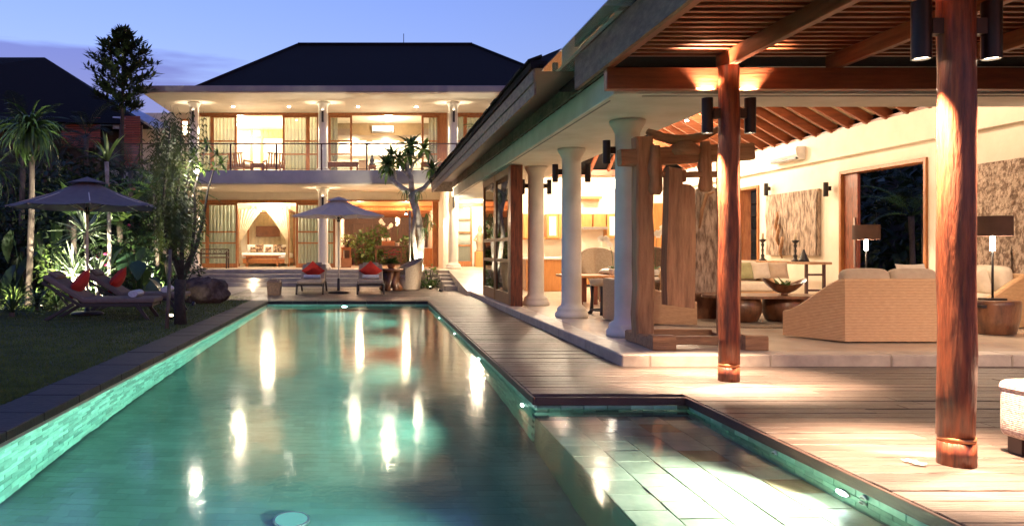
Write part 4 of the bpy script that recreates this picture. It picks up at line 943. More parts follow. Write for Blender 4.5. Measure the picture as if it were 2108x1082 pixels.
# ------------------------------------------------------------------ pavilion furniture
def sofa(label, loc, rotz, w, d, fl, hb=.72, hf=.33, nseat=2, wm='wicker', back='cushion', name='sofa', th=.09, bt=.2):
    t = thing(name, label, name.replace('_', ' '), (0, 0, 0), None)
    P4 = [(-w / 2 - fl, d), (-w / 2, 0), (w / 2, 0), (w / 2 + fl, d)]; Hs = [hf, hb, hb, hf]
    for k, nm in enumerate(('arm', 'back', 'arm')):
        p, q = Vector((*P4[k], 0)), Vector((*P4[k + 1], 0)); n = Vector((q.y - p.y, p.x - q.x, 0)).normalized()
        if n.dot(Vector((0, d * .6, 0)) - (p + q) / 2) < 0: n = -n
        h0, h1 = Hs[k], Hs[k + 1]; m = MB(); N = 8
        def top(s):
            if k == 1: return hb
            u = s if k == 0 else 1 - s
            e = min(1, max(0, (u - .06) / .86)); e = e * e * (3 - 2 * e) * .35 + e * .65
            return hf + (hb - hf) * e
        vs = []
        for i in range(N + 1):
            s = i / N; c = p.lerp(q, s); h = top(s)
            vs += [(c.x, c.y, 0.02), (c.x, c.y, h - .02), (c.x + n.x * .02, c.y + n.y * .02, h), (c.x + n.x * (th - .02), c.y + n.y * (th - .02), h), (c.x + n.x * th, c.y + n.y * th, h - .02), (c.x + n.x * th, c.y + n.y * th, .02)]
        fs = []
        for i in range(N):
            for j in range(6): fs.append((i * 6 + j, (i + 1) * 6 + j, (i + 1) * 6 + (j + 1) % 6, i * 6 + (j + 1) % 6))
        fs += [tuple(range(6)), tuple(reversed(range(N * 6, N * 6 + 6)))]
        m.add(vs, fs); m.build(nm, wm, t)
    MB().poly([(-w / 2 - fl * .9 + .03, d * .97), (-w / 2 + .05, .06), (w / 2 - .05, .06), (w / 2 + fl * .9 - .03, d * .97)], .02, .28).build('base', wm, t)
    x0 = -w / 2 + .1; sw_ = (w - .2) / nseat
    for i in range(nseat):
        soft('seat_cushion', 'cushion', t, x0 + i * sw_ + .003, x0 + (i + 1) * sw_ - .003, .2, d + .02, .285, .47, .06, puff=.02)
        X = Matrix.Translation((x0 + (i + .5) * sw_, .235, .665)) @ Matrix.Rotation(R(-10), 4, 'X')
        soft('back_cushion', back, t, -sw_ / 2 + .003, sw_ / 2 - .003, -bt / 2, bt / 2, -.2, .22, .08, X=X, puff=.02)
    t.location = loc; t.rotation_euler = (0, 0, rotz); return t
sofa('tan woven sofa with its high back towards the pool deck', (6.43, 9.12, FZ), 0, 1.38, .72, .36, .78, .34, 2, back='cushion_tan')
sofa('tan woven armchair behind the hanging wooden bell', (3.78, 11.86, FZ), -R(90), .85, 1.05, .28, .68, .36, 1, name='armchair')
sofa('cream cushioned sofa facing the pool in front of console table', (7.25, 16.25, FZ), R(180), 2.1, .95, .15, .74, .4, 2)
sofa('tan woven armchair behind the right-hand drum table', (9.55, 11.35, FZ), R(90), .95, .95, .28, .78, .42, 1, name='armchair')
def throw(label, x, y, z, w, m, rz, tilt=72):
    o = MB().pillow(w, w * .9, .16, Matrix.Translation((x, y, z)) @ Matrix.Rotation(R(rz), 4, 'Z') @ Matrix.Rotation(R(tilt), 4, 'X')).build('cushion', m); tag(o, label, 'cushion', 'cushions on the sofas')
for (px, m_, w_) in ((1448, 'tan', 'cushion_tan'), (1483, 'olive', 'cushion_green'), (1530, 'olive-green', 'cushion_green'), (1565, 'beige', 'cushion'), (1600, 'brown', 'cushion_tan')):
    i = (1448, 1483, 1530, 1565, 1600).index(px)
    throw(f'{m_} scatter cushion on the far cream sofa, ' + ('leftmost', 'second from left', 'in the middle', 'second from right', 'rightmost')[i], PX(px, 15.75), 15.72, FZ + .70, .4, w_, random.uniform(-8, 8))
throw('cream scatter cushion on the right armchair near the lamp', 9.1, 11.3, FZ + .66, .5, 'cushion', 90)
throw('white scatter cushion at the right end of the near sofa', 6.85, 9.5, FZ + .76, .45, 'cushion', 12)
# hanging wooden bell in its frame
gx0, gx1, gy = 3.29, 4.33, 9.12
t = thing('wooden_bell', 'tall old timber frame with hanging slab of wood and carved yoke', 'wooden bell', (3.9, gy, FZ))
def rough(a, b, w, h, m, name, seg=6, j=.008, par=None):
    a, b = Vector(a), Vector(b); mb = MB(); pts = []; n = 10
    for i in range(seg + 1):
        pts.append(a.lerp(b, i / seg) + Vector((random.uniform(-j, j), random.uniform(-j, j), random.uniform(-j, j))))
    d = (b - a).normalized(); ref = Vector((0, 0, 1)) if abs(d.z) < .8 else Vector((0, 1, 0)); x = d.cross(ref).normalized(); u = x.cross(d)
    vs = []; fs = []; sec = [(-1, -.8), (-.8, -1), (.8, -1), (1, -.8), (1, .8), (.8, 1), (-.8, 1), (-1, .8)]
    for p in pts:
        k = random.uniform(.95, 1.04)
        for (s, q) in sec: vs.append(p + x * s * w / 2 * k + u * q * h / 2 * k)
    for i in range(seg):
        for s in range(8): fs.append((i * 8 + s, i * 8 + (s + 1) % 8, (i + 1) * 8 + (s + 1) % 8, (i + 1) * 8 + s))
    fs += [tuple(reversed(range(8))), tuple(range(seg * 8, seg * 8 + 8))]
    mb.add(vs, fs); return mb.build(name, m, par or t)
for x in (gx0, gx1): rough((x, gy, FZ + .06), (x, gy, PZ(282, gy)), .21, .2, 'old_wood', 'post', 8, .01)
zb_ = PZ(326, gy); rough((gx0 - .28, gy, zb_), (gx1 + .28, gy, zb_ + .08), .17, .2, 'old_wood_h', 'crossbeam')
for x in (gx0, gx1): rough((x, gy - .62, FZ + .06), (x, gy + .34, FZ + .06), .2, .13, 'old_wood_h', 'foot', 4)
rough((gx0 - .1, gy - .42, FZ + .09), (gx1 + .1, gy - .42, FZ + .09), .09, .1, 'old_wood_h', 'runner', 5, .006); rough((gx0 + .1, gy + .26, FZ + .1), (gx1 - .1, gy + .26, FZ + .1), .08, .09, 'old_wood_h', 'runner', 5, .006)
for x in (gx0, gx1): rough((x - .13, gy - .6, FZ + .08), (x + .13, gy - .6, FZ + .08), .15, .17, 'old_wood_h', 'foot_block', 2, .006)
for (px, z0, z1, w_) in ((1349, 402, 302, .16), (1452, 396, 294, .17)):
    x = PX(px, gy - .1); h0, h1 = PZ(z0, gy), PZ(z1, gy); mb = MB(); mb.tube([(x, gy - .1, h0), (x, gy - .1, h0 + .06), (x + .01, gy - .1, h0 + .2), (x - .01, gy - .1, h0 + .3), (x, gy - .1, h0 + .42), (x, gy - .1, h1)], [.06, .09, .075, .09, .07, .06], 9, sq=.6); mb.build('hanger', 'old_wood', t)
zr_ = PZ(366, gy); rough((PX(1335, gy), gy - .1, zr_ + .03), (PX(1475, gy), gy - .1, zr_ - .02 + .05), .06, .07, 'old_wood_h', 'hanging_bar', 4, .004)
# slab with notched head
sx0, sx1 = PX(1370, gy - .18), PX(1428, gy - .18); st, sb2 = PZ(348, gy), PZ(630, gy)
sl2 = MB(); out = [(sx0 + .02, st), (sx0 + .17, st - .02), (sx0 + .18, st - .2), (sx1 - .06, st - .21), (sx1 - .01, st - .26), (sx1, st - .7), (sx1 - .005, sb2 + .3), (sx1 - .015, sb2 - .01), (sx0, sb2 + .03), (sx0 - .012, sb2 + .5), (sx0 + .012, st - .5)]
n = len(out); vs = [(x, gy - .24, z) for x, z in out] + [(x, gy - .06, z) for x, z in out]
sl2.add(vs, [tuple(range(n)), tuple(reversed(range(n, 2 * n)))] + [(i, n + i, n + (i + 1) % n, (i + 1) % n) for i in range(n)]); slab = sl2.build('slab', 'old_wood', t)
box('slab_head', 'old_wood', t, sx0 + .19, sx1 - .09, gy - .2, gy - .1, st - .17, st - .03, .012)
yk = MB(); pts = []; rr = []
for i in range(15):
    u = i / 14; px = 1332 + (1478 - 1332) * u; py = 268 + 20 * (1 - (2 * u - .95) ** 2); pts.append(P(px, py, gy)); rr.append(.035 + .03 * math.sin(math.pi * u) + (.01 if i in (1, 2) else 0))
yk.tube(pts, rr, 9); yk.build('yoke', 'old_wood_h', t)
c = P(1408, 312, gy); MB().lathe([(.17, -.05), (.2, .0), (.17, .06), (.1, .11), (.03, .13)], c, 14).build('boss', 'old_wood_h', t)
# carved figure board standing behind
t = thing('wood_carving', 'pale tall driftwood board standing behind the wooden bell', 'carving', (5.5, 12.4, FZ)); cy_ = 12.35
o2 = [(PX(1428, cy_), PZ(600, cy_)), (PX(1476, cy_), PZ(600, cy_)), (PX(1480, cy_), PZ(420, cy_)), (PX(1474, cy_), PZ(388, cy_)), (PX(1450, cy_), PZ(378, cy_)), (PX(1434, cy_), PZ(390, cy_)), (PX(1428, cy_), PZ(440, cy_))]
m = MB(); n = len(o2); vs = [(x, cy_ - .05 + .02 * math.sin(z * 4), z) for x, z in o2] + [(x, cy_ + .05, z) for x, z in o2]
m.add(vs, [tuple(range(n)), tuple(reversed(range(n, 2 * n)))] + [(i, n + i, n + (i + 1) % n, (i + 1) % n) for i in range(n)]); m.build('board', 'drift_wood', t)
xc = PX(1452, cy_); box('pedestal', 'root_wood', t, xc - .26, xc + .26, cy_ - .2, cy_ + .2, FZ, PZ(600, cy_) + .0, .02)
MB().tube([P(1440, 470, cy_ - .08), P(1446, 430, cy_ - .1), P(1455, 400, cy_ - .1), P(1470, 395, cy_ - .1)], [.015, .03, .035, .02], 7).build('relief', 'old_wood', t)
# coffee table of two stumps with a round top
c = Vector((6.15, 11.75, FZ)); t = thing('coffee_table', 'oval root-wood coffee table on two barrel stumps', 'coffee table', c)
for dx in (-.42, .3): MB().lathe([(.23, 0), (.26, .02), (.31, .14), (.32, .24), (.29, .36), (.28, .37)], (c.x + dx, c.y + .1 * dx, FZ + .022), 20).build('stump', 'root_wood', t)
m = MB(); N = 30; m.poly([(c.x + .98 * math.cos(k / N * 6.2832), c.y + .48 * math.sin(k / N * 6.2832)) for k in range(N)], FZ + .393, FZ + .43); m.build('top', 'root_wood', t)
rg = MB(); N = 40; rg.poly([(c.x - .15 + 1.75 * math.copysign(abs(math.cos(k / N * 6.2832)) ** .7, math.cos(k / N * 6.2832)), c.y + .1 + 1.0 * math.copysign(abs(math.sin(k / N * 6.2832)) ** .7, math.sin(k / N * 6.2832))) for k in range(N)], FZ + .001, FZ + .02); tag(rg.build('rug', 'rug'), 'shaggy brown rug under the coffee table', 'rug')
bc = Vector((6.42, 11.7, FZ + .431)); t = thing('bowl', 'dark boat-shaped wooden bowl holding green leaves on the coffee table', 'bowl', bc)
def bwl(u, v):
    a = u * 6.2832; r = .1 + .9 * v; x = math.cos(a) * .34 * r; y = math.sin(a) * .17 * r; return (bc.x + x, bc.y + y, bc.z + .02 + .13 * v ** 1.6 + .1 * (abs(math.cos(a)) ** 3) * v ** 2)
def bwi(u, v): x, y, z = bwl(1 - u, v); return (bc.x + (x - bc.x) * .94, bc.y + (y - bc.y) * .94, z + .012)
MB().grid(bwl, 28, 6).grid(bwi, 28, 6).lathe([(.05, 0), (.05, .03)], bc, 12).build('hull', 'root_wood', t)
m = MB()
for k in range(16):
    a = random.uniform(0, 6.28); p = bc + Vector((random.uniform(-.12, .12), random.uniform(-.05, .05), .1)); d = Vector((math.cos(a), math.sin(a), random.uniform(.2, 1.2))).normalized(); s = d.cross(Vector((0, 0, 1))).normalized() * .05; L = random.uniform(.14, .26)
    m.add([p, p + d * L * .5 + s, p + d * L, p + d * L * .5 - s], [(0, 1, 2, 3)])
m.build('leaves', 'leaf_green', t); 
# drum tables and lamps
def drum(label, x, y):
    t = thing('drum_table', label, 'side table', (x, y, FZ)); MB().lathe([(.22, 0), (.25, .02), (.29, .2), (.305, .4), (.3, .45), (.29, .455)], (x, y, FZ), 26).build('body', 'root_wood', t); MB().box(x - .31, x - .24, y - .2, y - .1, FZ + .36, FZ + .4).build('grip', 'black_metal', t)
def table_lamp(label, x, y, z):
    t = thing('table_lamp', label, 'lamp', (x, y, z)); box('foot', 'black_metal', t, x - .13, x + .13, y - .09, y + .09, z, z + .025, .005)
    MB().cyl((x, y, z + .025), (x, y, z + .66), .014, n=10).build('stem', 'black_metal', t); MB().lathe([(.022, .66), (.03, .67), (.03, .84), (.02, .86)], (x, y, z), 12).build('bulb', 'bulb', t)
    sh_ = MB(); 
    for r in (.22, .213): sh_.tube([(x, y, z + .86), (x, y, z + 1.125)], [r, r], 30, cap=False)
    sh_.build('shade', 'lamp_shade', t); MB().bar((x - .213, y, z + .99), (x + .213, y, z + .99), .008, .008).build('spider', 'black_metal', t)
    light('POINT', (x, y, z + .92), 22, WARM, .04, name='table_lamp_light', parent=t)
lx, ly = PX(2056, 10.05), 10.15
drum('root-wood drum table under the right-hand lamp', lx, ly); table_lamp('table lamp with brown drum shade at the right edge, before the carved panel', lx, ly, FZ + .456)
lx2, ly2 = PX(1783, 13.7), 13.7
drum('root-wood drum table by the garden doorway, behind the sofa', lx2, ly2); table_lamp('table lamp with brown drum shade in front of the garden doorway', lx2, ly2, FZ + .456)
m = MB()
def deco(label, x, y, z, h): tag(MB().lathe([(.03, 0), (.035, .01), (.012, .06), (.03, h * .5), (.015, h * .8), (.022, h)], (x, y, z), 10).build('vase', 'ceramic'), label, 'vase')
deco('small white bottle vase beside the doorway lamp', lx2 - .2, ly2, FZ + .456, .22)
# console with candlesticks and leaning driftwood panel
c = Vector((9.1, 16.8, FZ)); t = thing('console_table', 'long narrow wooden console table against the living-room wall', 'console table', c); ty0, ty1, tz = 15.25, 18.3, FZ + .88
box('top', 'old_wood_h', t, 8.88, 9.34, ty0, ty1, tz - .05, tz, .006)
for y in (ty0 + .2, ty1 - .2):
    for x in (8.93, 9.29): box('leg', 'rail_dark', t, x - .025, x + .025, y - .025, y + .025, FZ, tz - .05)
    for z in (.3, .62): box('stretcher', 'rail_dark', t, 8.955, 9.265, y - .015, y + .015, FZ + z - .02, FZ + z + .02)
def candlestick(label, y, h):
    t = thing('candlestick', label, 'candlestick', (9.1, y, tz)); MB().lathe([(.085, 0), (.09, .015), (.05, .04), (.03, .08), (.045, .12), (.02, .16), (.03, h * .5), (.018, h * .6), (.04, h * .75), (.02, h * .82), (.075, h - .03), (.08, h - .015), (.03, h)], (9.1, y, tz), 14).build('stick', 'black_metal', t)
    MB().lathe([(.028, h), (.028, h + .13), (.02, h + .135)], (9.1, y, tz), 10).build('candle', 'candle', t)
candlestick('tall black candlestick at the far end of the console', 17.5, .5); candlestick('black candlestick in front of the driftwood panel', 16.15, .46)
tag(MB().lathe([(.11, 0), (.09, .05), (.05, .15), (.03, .22), (.015, .26)], (9.05, 15.75, tz), 10).build('sculpture', 'black_metal'), 'small dark cone sculpture on the console', 'sculpture')
def panel(label, y0, y1, z0, z1, m_, tilt=.0, n=3):
    t = thing('wall_panel', label, 'wall panel', (9.7, (y0 + y1) / 2, z0)); w = (y1 - y0) / n
    for k in range(n):
        mb = MB(); N = 10
        for side, xx in ((0, 9.70), (1, 9.78)):
            pass
        def fn(u, v, k=k): 
            yy = y0 + w * (k + u * .992 + .004); zz = z0 + (z1 - z0) * v
            return (9.70 + .1 * v * tilt - .035 * mnoise.noise(Vector((yy * 4, zz * 2.2, k * 7.))) - .015 * mnoise.noise(Vector((yy * 14, zz * 5, 1))), yy, zz)
        mb.grid(fn, 14, 26, smooth=True); mb.box(9.715, 9.79, y0 + w * k, y0 + w * (k + .99), z0, z1); mb.build('board', m_, t)
    return t
w1 = panel('large weathered driftwood panel on the living-room wall behind the console', 16.4, 18.5, tz + .12, 2.58, 'drift_wood', n=2)
for k, (y, z) in enumerate(((17.9, 1.9), (17.85, 1.6), (17.7, 1.3))): MB().tube([(9.66, y, z + .25), (9.62, y - .06, z + .1), (9.64, y + .05, z - .1), (9.66, y, z - .25)], [.02, .04, .04, .015], 7).build('knot_ridge', 'old_wood', w1)
panel('carved weathered timber panel on the wall behind the right-hand lamp', 9.3, 12.1, .78, 2.62, 'carved', n=4)
ac_unit('white split air conditioner high on the living-room wall', (XWL - .1, PX(0, 0) * 0 + 17.4, 3.42), 1.15, 'y')
# ottoman at the right edge
ox0, oy0 = 3.90, 4.06
t = thing('ottoman', 'pale woven cube ottoman on dark feet at the right edge of the deck', 'ottoman', (ox0 + .32, oy0 + .32, 0))
soft('body', 'ottoman', t, ox0, ox0 + .64, oy0, oy0 + .64, .1, .43, .05); soft('top_pad', 'ottoman', t, ox0 - .004, ox0 + .644, oy0 - .004, oy0 + .644, .36, .45, .045, puff=.03)
for sx in (.09, .55):
    for sy in (.09, .55): MB().box(ox0 + sx - .05, ox0 + sx + .05, oy0 + sy - .05, oy0 + sy + .05, 0, .1).build('foot', 'rail_dark', t)
# fallen frangipani blossoms by the near post
for k, (px, py) in enumerate(((1873, 952), (1893, 958))):
    Y = 1250 * F / 1000 / (py - CY); c = P(px, py, Y); c.z = .003
    m = MB()
    for j in range(5):
        b = j * 1.2566; d = Vector((math.cos(b), math.sin(b), .35)).normalized() * .045; s = Vector((-math.sin(b), math.cos(b), 0)) * .018
        m.add([c, c + d * .6 + s, c + d, c + d * .6 - s, c + Vector((0, 0, .006))], [(0, 1, 4), (1, 2, 4), (2, 3, 4), (3, 0, 4)])
    tag(m.build('fallen_blossom', 'flower_white'), ('left' if k == 0 else 'right') + ' of two white blossoms lying on the deck by the near post', 'flower', 'fallen blossoms')
# ------------------------------------------------------------------ kitchen
t = thing('kitchen_counter', 'orange-brown kitchen counter with pale stone top', 'kitchen counter', (6, 23, FZ)); ky = 22.9
box('top', 'marble', t, 4.75, 9.0, ky - .03, ky + .65, FZ + .87, FZ + .92, .008); box('plinth', 'black_metal', t, 4.8, 8.98, ky + .06, ky + .6, FZ, FZ + .08)
x = 4.8
while x < 8.9: box('cabinet_front', 'cabinet', t, x + .006, min(x + .6, 8.98) - .006, ky, ky + .6, FZ + .082, FZ + .868, .006); x += .6
t = thing('kitchen_wall_units', 'row of orange-brown kitchen wall cupboards with cooker hood', 'cupboards', (6, 23.7, FZ + 1.5)); z0, z1 = PZ(490, 23.6), PZ(440, 23.6)
for k, (a, b) in enumerate(((1078, 1106), (1126, 1150), (1150, 1178), (1196, 1220), (1222, 1248), (1250, 1276), (1278, 1304))):
    zz = z0 if k not in (3, 4) else z0 + .3
    u = box('cupboard', 'cabinet', t, PX(a, 23.6), PX(b, 23.6) - .01, 23.6, 23.995, zz, z1, .006)
    if k in (1, 5): box('pane', 'white_plastic', t, PX(a, 23.6) + .07, PX(b, 23.6) - .08, 23.585, 23.599, zz + .08, z1 - .08).parent = u
box('hood', 'steel', t, PX(1198, 23.5), PX(1250, 23.5), 23.4, 23.6, PZ(472, 23.5), PZ(467, 23.5), .004); box('shelf', 'cabinet', t, PX(1078, 23.7), PX(1152, 23.7), 23.72, 23.99, PZ(492, 23.7), PZ(488, 23.7)); box('shelf', 'cabinet', t, PX(1198, 23.7), PX(1240, 23.7), 23.7, 23.99, PZ(409, 23.7), PZ(404, 23.7))
t = thing('tall_cupboard', 'tall orange-brown cupboard at the right end of the kitchen', 'cupboard', (9.0, 21.8, FZ)); x0, x1 = PX(1338, 21.8), PX(1370, 21.8)
box('carcass', 'cabinet', t, x0, x1 + .5, 21.6, 22.1, FZ, PZ(418, 21.6)); 
for k in range(2): box('cupboard_door', 'cabinet', t, x0 + .02 + k * .46, x0 + .46 + k * .46, 21.58, 21.598, FZ + .05, PZ(418, 21.6) - .04, .004)
t = thing('island_counter', 'orange-brown kitchen island behind the second column', 'kitchen island', (5.1, 20.6, FZ)); box('body', 'cabinet', t, PX(1083, 20.6), PX(1158, 20.6), 20.6, 21.3, FZ, FZ + .86, .008); box('top', 'marble', t, PX(1080, 20.6) - .03, PX(1161, 20.6) + .03, 20.55, 21.35, FZ + .862, FZ + .9, .006)
t = thing('dining_table', 'orange wooden table behind the columns', 'table', (5.6, 15.9, FZ)); tx0, tx1 = PX(1190, 15.8), PX(1256, 15.8); box('top', 'cabinet', t, tx0 - .3, tx1 + .3, 15.5, 16.5, FZ + .55, FZ + .6, .008)
for x in (tx0, tx0 + .3, tx1): 
    for y in (15.6, 16.4): box('leg', 'merbau', t, x - .04, x + .04, y - .04, y + .04, FZ, FZ + .55)
GR = 'peacock rattan chairs'
def peacock(label, x, y, rz, m_):
    t = thing('rattan_chair', label, 'chair', (0, 0, 0), GR); n = 22
    def fn(u, v):
        a = R(-95) + u * R(190); rr = .3 + .22 * v; return (math.sin(a) * rr, .1 + .16 * v + .25 * (1 - abs(math.sin(a))) * 1, .42 + v * (.25 + .5 * max(0, math.cos(a)) ** .6))
    def f2(u, v): x_, y_, z_ = fn(1 - u, v); return (x_ * .95, y_ - .03, z_)
    b = MB().grid(fn, n, 6).grid(f2, n, 6); b.tube([fn(k / n, 1) for k in range(n + 1)], .03, 7); b.build('back', m_, t)
    MB().lathe([(.26, 0), (.2, .14), (.19, .22), (.3, .38), (.34, .42), (.33, .45), (.05, .46)], (0, 0, 0), 20).build('seat', m_, t); MB().lathe([(.27, .462), (.29, .48), (.27, .53), (.05, .54)], (0, 0, 0), 18).build('cushion', 'linen', t)
    t.location = (x, y, FZ); t.rotation_euler = (0, 0, rz)
peacock('pale peacock rattan chair with white cushion between the columns', PX(1242, 17.6), 17.6, R(8), 'wicker_pale'); peacock('dark peacock rattan chair behind the wooden bell', PX(1352, 16.4), 16.4, R(-10), 'wicker_dark')
c = Vector((PX(1236, 13.2), 13.2, FZ)); t = thing('stool', 'dark curved-leg stool with tan seat behind the columns', 'stool', c)
MB().lathe([(.15, .5), (.18, .52), (.19, .57), (.16, .62), (.05, .63)], c, 18).build('seat', 'cushion_tan', t)
for k in range(3):
    a = k * 2.094 + .4; d = Vector((math.cos(a), math.sin(a), 0)); MB().tube([c + d * .2, c + d * .16 + Vector((0, 0, .06)), c + d * .15 + Vector((0, 0, .3)), c + d * .15 + Vector((0, 0, .5))], [.045, .035, .025, .04], 8).build('leg', 'black_metal', t)
MB().tube([c + Vector((.16 * math.cos(a / 8 * 6.2832), .16 * math.sin(a / 8 * 6.2832), .08)) for a in range(9)], .02, 6, cap=False).build('ring', 'black_metal', t)
def orchid(label, c, h, n, m_='flower_white', lean=.25):
    c = Vector(c); t = thing('orchid', label, 'orchid', c); MB().lathe([(.06, 0), (.08, .02), (.09, .12), (.085, .125)], c, 14).build('pot', 'ceramic', t)
    pts = [c + Vector((lean * (u ** 2), 0, .1 + h * math.sin(min(u, 1) * 1.9) / .95)) for u in [i / 10 for i in range(11)]]
    MB().tube(pts, .006, 5).build('stem', 'leaf_green', t); lf = MB()
    for k in range(5):
        a = k * 1.3; d = Vector((math.cos(a), math.sin(a), .35)).normalized() * .22; s = Vector((-math.sin(a), math.cos(a), 0)) * .035; p = c + Vector((0, 0, .12)); lf.add([p, p + d * .5 + s + Vector((0, 0, .03)), p + d - Vector((0, 0, .04)), p + d * .5 - s + Vector((0, 0, .03))], [(0, 1, 2, 3)])
    lf.build('leaves', 'leaf_green', t)
    for k in range(n):
        p = pts[10 - k % 6] + Vector((random.uniform(-.05, .05), random.uniform(-.04, 0), random.uniform(-.05, .05))); m = MB()
        for j in range(5):
            b = j * 1.2566 + .3; d = Vector((math.cos(b), -.2, math.sin(b))).normalized() * .075; s = Vector((-math.sin(b), 0, math.cos(b))) * .032; m.add([p, p + d * .6 + s, p + d, p + d * .6 - s], [(0, 1, 2, 3)])
        m.build('blossom', m_, t)
orchid('white orchid on the table behind the second and third columns', (PX(1262, 15.9), 15.9, FZ + .601), .62, 6, lean=-.28)
orchid('white orchid behind the wooden bell near the tall cupboard', (PX(1345, 15.7), 15.6, FZ + .601), .8, 6, lean=.15)
orchid('white orchid on the left of the dining console', (PX(790, 31.5), 31.5, TZ + 1.051), .7, 7, lean=-.15); orchid('white orchid at the centre of the dining console', (PX(800, 31.5), 31.5, TZ + 1.051), .55, 7, lean=.1); orchid('white orchid on the right of the dining console', (PX(818, 31.6), 31.6, TZ + .861), .95, 8, lean=.02)
t = thing('fruit_basket', 'white mounded dish on the peacock chair side of the table', 'dish', (PX(1248, 16.2), 16.2, FZ + .601)); MB().lathe([(.06, 0), (.16, .03), (.17, .05), (.12, .1), (.04, .13)], (PX(1248, 16.2), 16.2, FZ + .601), 16).build('dish', 'ceramic', t)
t = thing('pendant_lamp', 'white globe pendant lamp left of the third column', 'lamp', (PX(1262, 19), 19, 3.0)); c = P(1262, 378, 19); MB().lathe([(.03, .12), (.1, .08), (.13, 0), (.1, -.1), (.03, -.14)], c, 16).build('globe', 'globe', t); MB().cyl(c + Vector((0, 0, .12)), (c.x, c.y, slope(c.x) - .03), .006, n=6).build('cord', 'black_metal', t)
# ------------------------------------------------------------------ plants
def leafmesh(L, W, droop, shape='strap', n=6, fold=.25, m='leaf_green', split=0):
    mb = MB(); vs = []; x = z = 0; a = 0
    for i in range(n + 1):
        s = i / n
        if i: a = -droop * (s - .5 / n) * 1.3; x += L / n * math.cos(a); z += L / n * math.sin(a)
        if shape == 'strap': w = W * min(1, .35 + s * 3) * max(0, 1 - s ** 3.2)
        elif shape == 'oval': w = W * math.sin(math.pi * min(1, s * .96 + .04) ** .75)
        else: w = W * math.sin(math.pi * min(1, s * .93 + .06) ** .9)
        if i == n: w = .001
        vs += [(x, -w / 2, z + fold * w / 2), (x, 0, z), (x, w / 2, z + fold * w / 2)]
    fs = []
    for i in range(n):
        b = i * 3; fs += [(b, b + 3, b + 4, b + 1), (b + 1, b + 4, b + 5, b + 2)]
    mb.add(vs, fs, True); me = mb.mesh('leaf'); me.materials.append(M[m]); return me
LM = {}
def lm(*a, **k):
    key = (a, tuple(sorted(k.items())))
    if key not in LM: LM[key] = leafmesh(*a, **k)
    return LM[key]
def rosette(par, loc, n, meshes, p0, p1, sc=(.8, 1.1), nm='leaf'):
    for k in range(n):
        u = (k + .5) / n; yaw = k * 2.39996 + random.uniform(-.25, .25); pitch = p0 + (p1 - p0) * u + random.uniform(-.12, .12)
        place(random.choice(meshes), nm, par, loc, (random.uniform(-.25, .25), -pitch, yaw), random.uniform(*sc))
def frondmesh(L, droop, nl=16, ll=.3, lw=.028, m='leaf_green', vee=.5):
    mb = MB(); pts = []; x = z = 0; n = 10
    for i in range(n + 1):
        s = i / n; a = -droop * s * 1.4
        if i: x += L / n * math.cos(a); z += L / n * math.sin(a)
        pts.append(Vector((x, 0, z)))
    mb.tube(pts, [.012 * (1 - .8 * i / n) + .002 for i in range(n + 1)], 4)
    for k in range(nl):
        s = .18 + .8 * k / nl; i = min(n - 1, int(s * n)); p = pts[i].lerp(pts[i + 1], s * n - i); d = (pts[i + 1] - pts[i]).normalized()
        l = ll * math.sin(math.pi * (s * .85 + .1)) * random.uniform(.85, 1.1)
        for sd in (-1, 1):
            q = (d * .75 + Vector((0, sd, 0)) * .9 + Vector((0, 0, vee * .4))).normalized(); e = p + q * l * .5 + Vector((0, 0, .02)); f = p + q * l + Vector((0, 0, -.25 * l)); w = d * lw
            mb.add([p - w * .4, p + w * .4, e + w * .5, f, e - w * .5], [(0, 1, 2, 4), (4, 2, 3)])
    me = mb.mesh('frond'); me.materials.append(M[m]); return me
def trunkpts(x, y, z0, z1, wob=.05, n=6, lean=(0, 0)):
    return [Vector((x + lean[0] * u + wob * math.sin(u * 4 + x), y + lean[1] * u + wob * math.cos(u * 3 + y), z0 + (z1 - z0) * u)) for u in [i / n for i in range(n + 1)]]
def palm(label, px, Y, ztop, nl, meshes, r=.06, p0=1.4, p1=-.3, sc=(.8, 1.1), cat='palm', name='palm_tree', bark='bark', lean=(0, 0), nm='frond', z0=-.12, X=None):
    x = PX(px, Y) if X is None else X; t = thing(name, label, cat, (x - lean[0], Y, z0))
    if ztop > z0 + .1: MB().tube(trunkpts(x - lean[0], Y, z0, ztop, .03, 7, lean), [r * 1.25, r * 1.05, r, r, r * .95, r * .9, r * .95, r * 1.05], 9).build('trunk', bark, t)
    rosette(t, Vector((lean[0], 0, ztop - z0)) + (trunkpts(0, Y, 0, 1, .03, 7)[-1] * 0), nl, meshes, p0, p1, sc, nm); return t
S1 = [lm(1.05, .07, 1.6), lm(.95, .065, 2.0), lm(1.1, .065, 1.2)]
palm('tall drooping dracaena palm with bushy crown at the left edge', 62, 17.0, 3.95, 140, S1, .07, 1.5, -.6, nm='leaf')
palm('second drooping palm partly out of frame at the left', -10, 18.4, 3.2, 50, [lm(1.1, .05, 1.5, m='leaf_dark'), lm(1.2, .05, 1.2, m='leaf_dark')], .07, 1.3, -.5, nm='leaf')
U1 = [lm(.85, .085, .35, m='leaf_light'), lm(.75, .08, .6, m='leaf_light')]
t = palm('slim young palm with upright pale leaves rising behind the parasol', 222, 18.0, 3.35, 13, U1, .05, 1.45, .75, nm='leaf', bark='bark_pale')
rosette(t, Vector((0, 0, 2.9)), 12, [lm(.7, .07, 1.5, m='leaf_light'), lm(.8, .07, 1.2)], .6, -.5)
rosette(t, Vector((0, 0, 2.35)), 10, [lm(.6, .07, 1.2, m='leaf_light'), lm(.6, .06, 1.2)], .7, -.2)
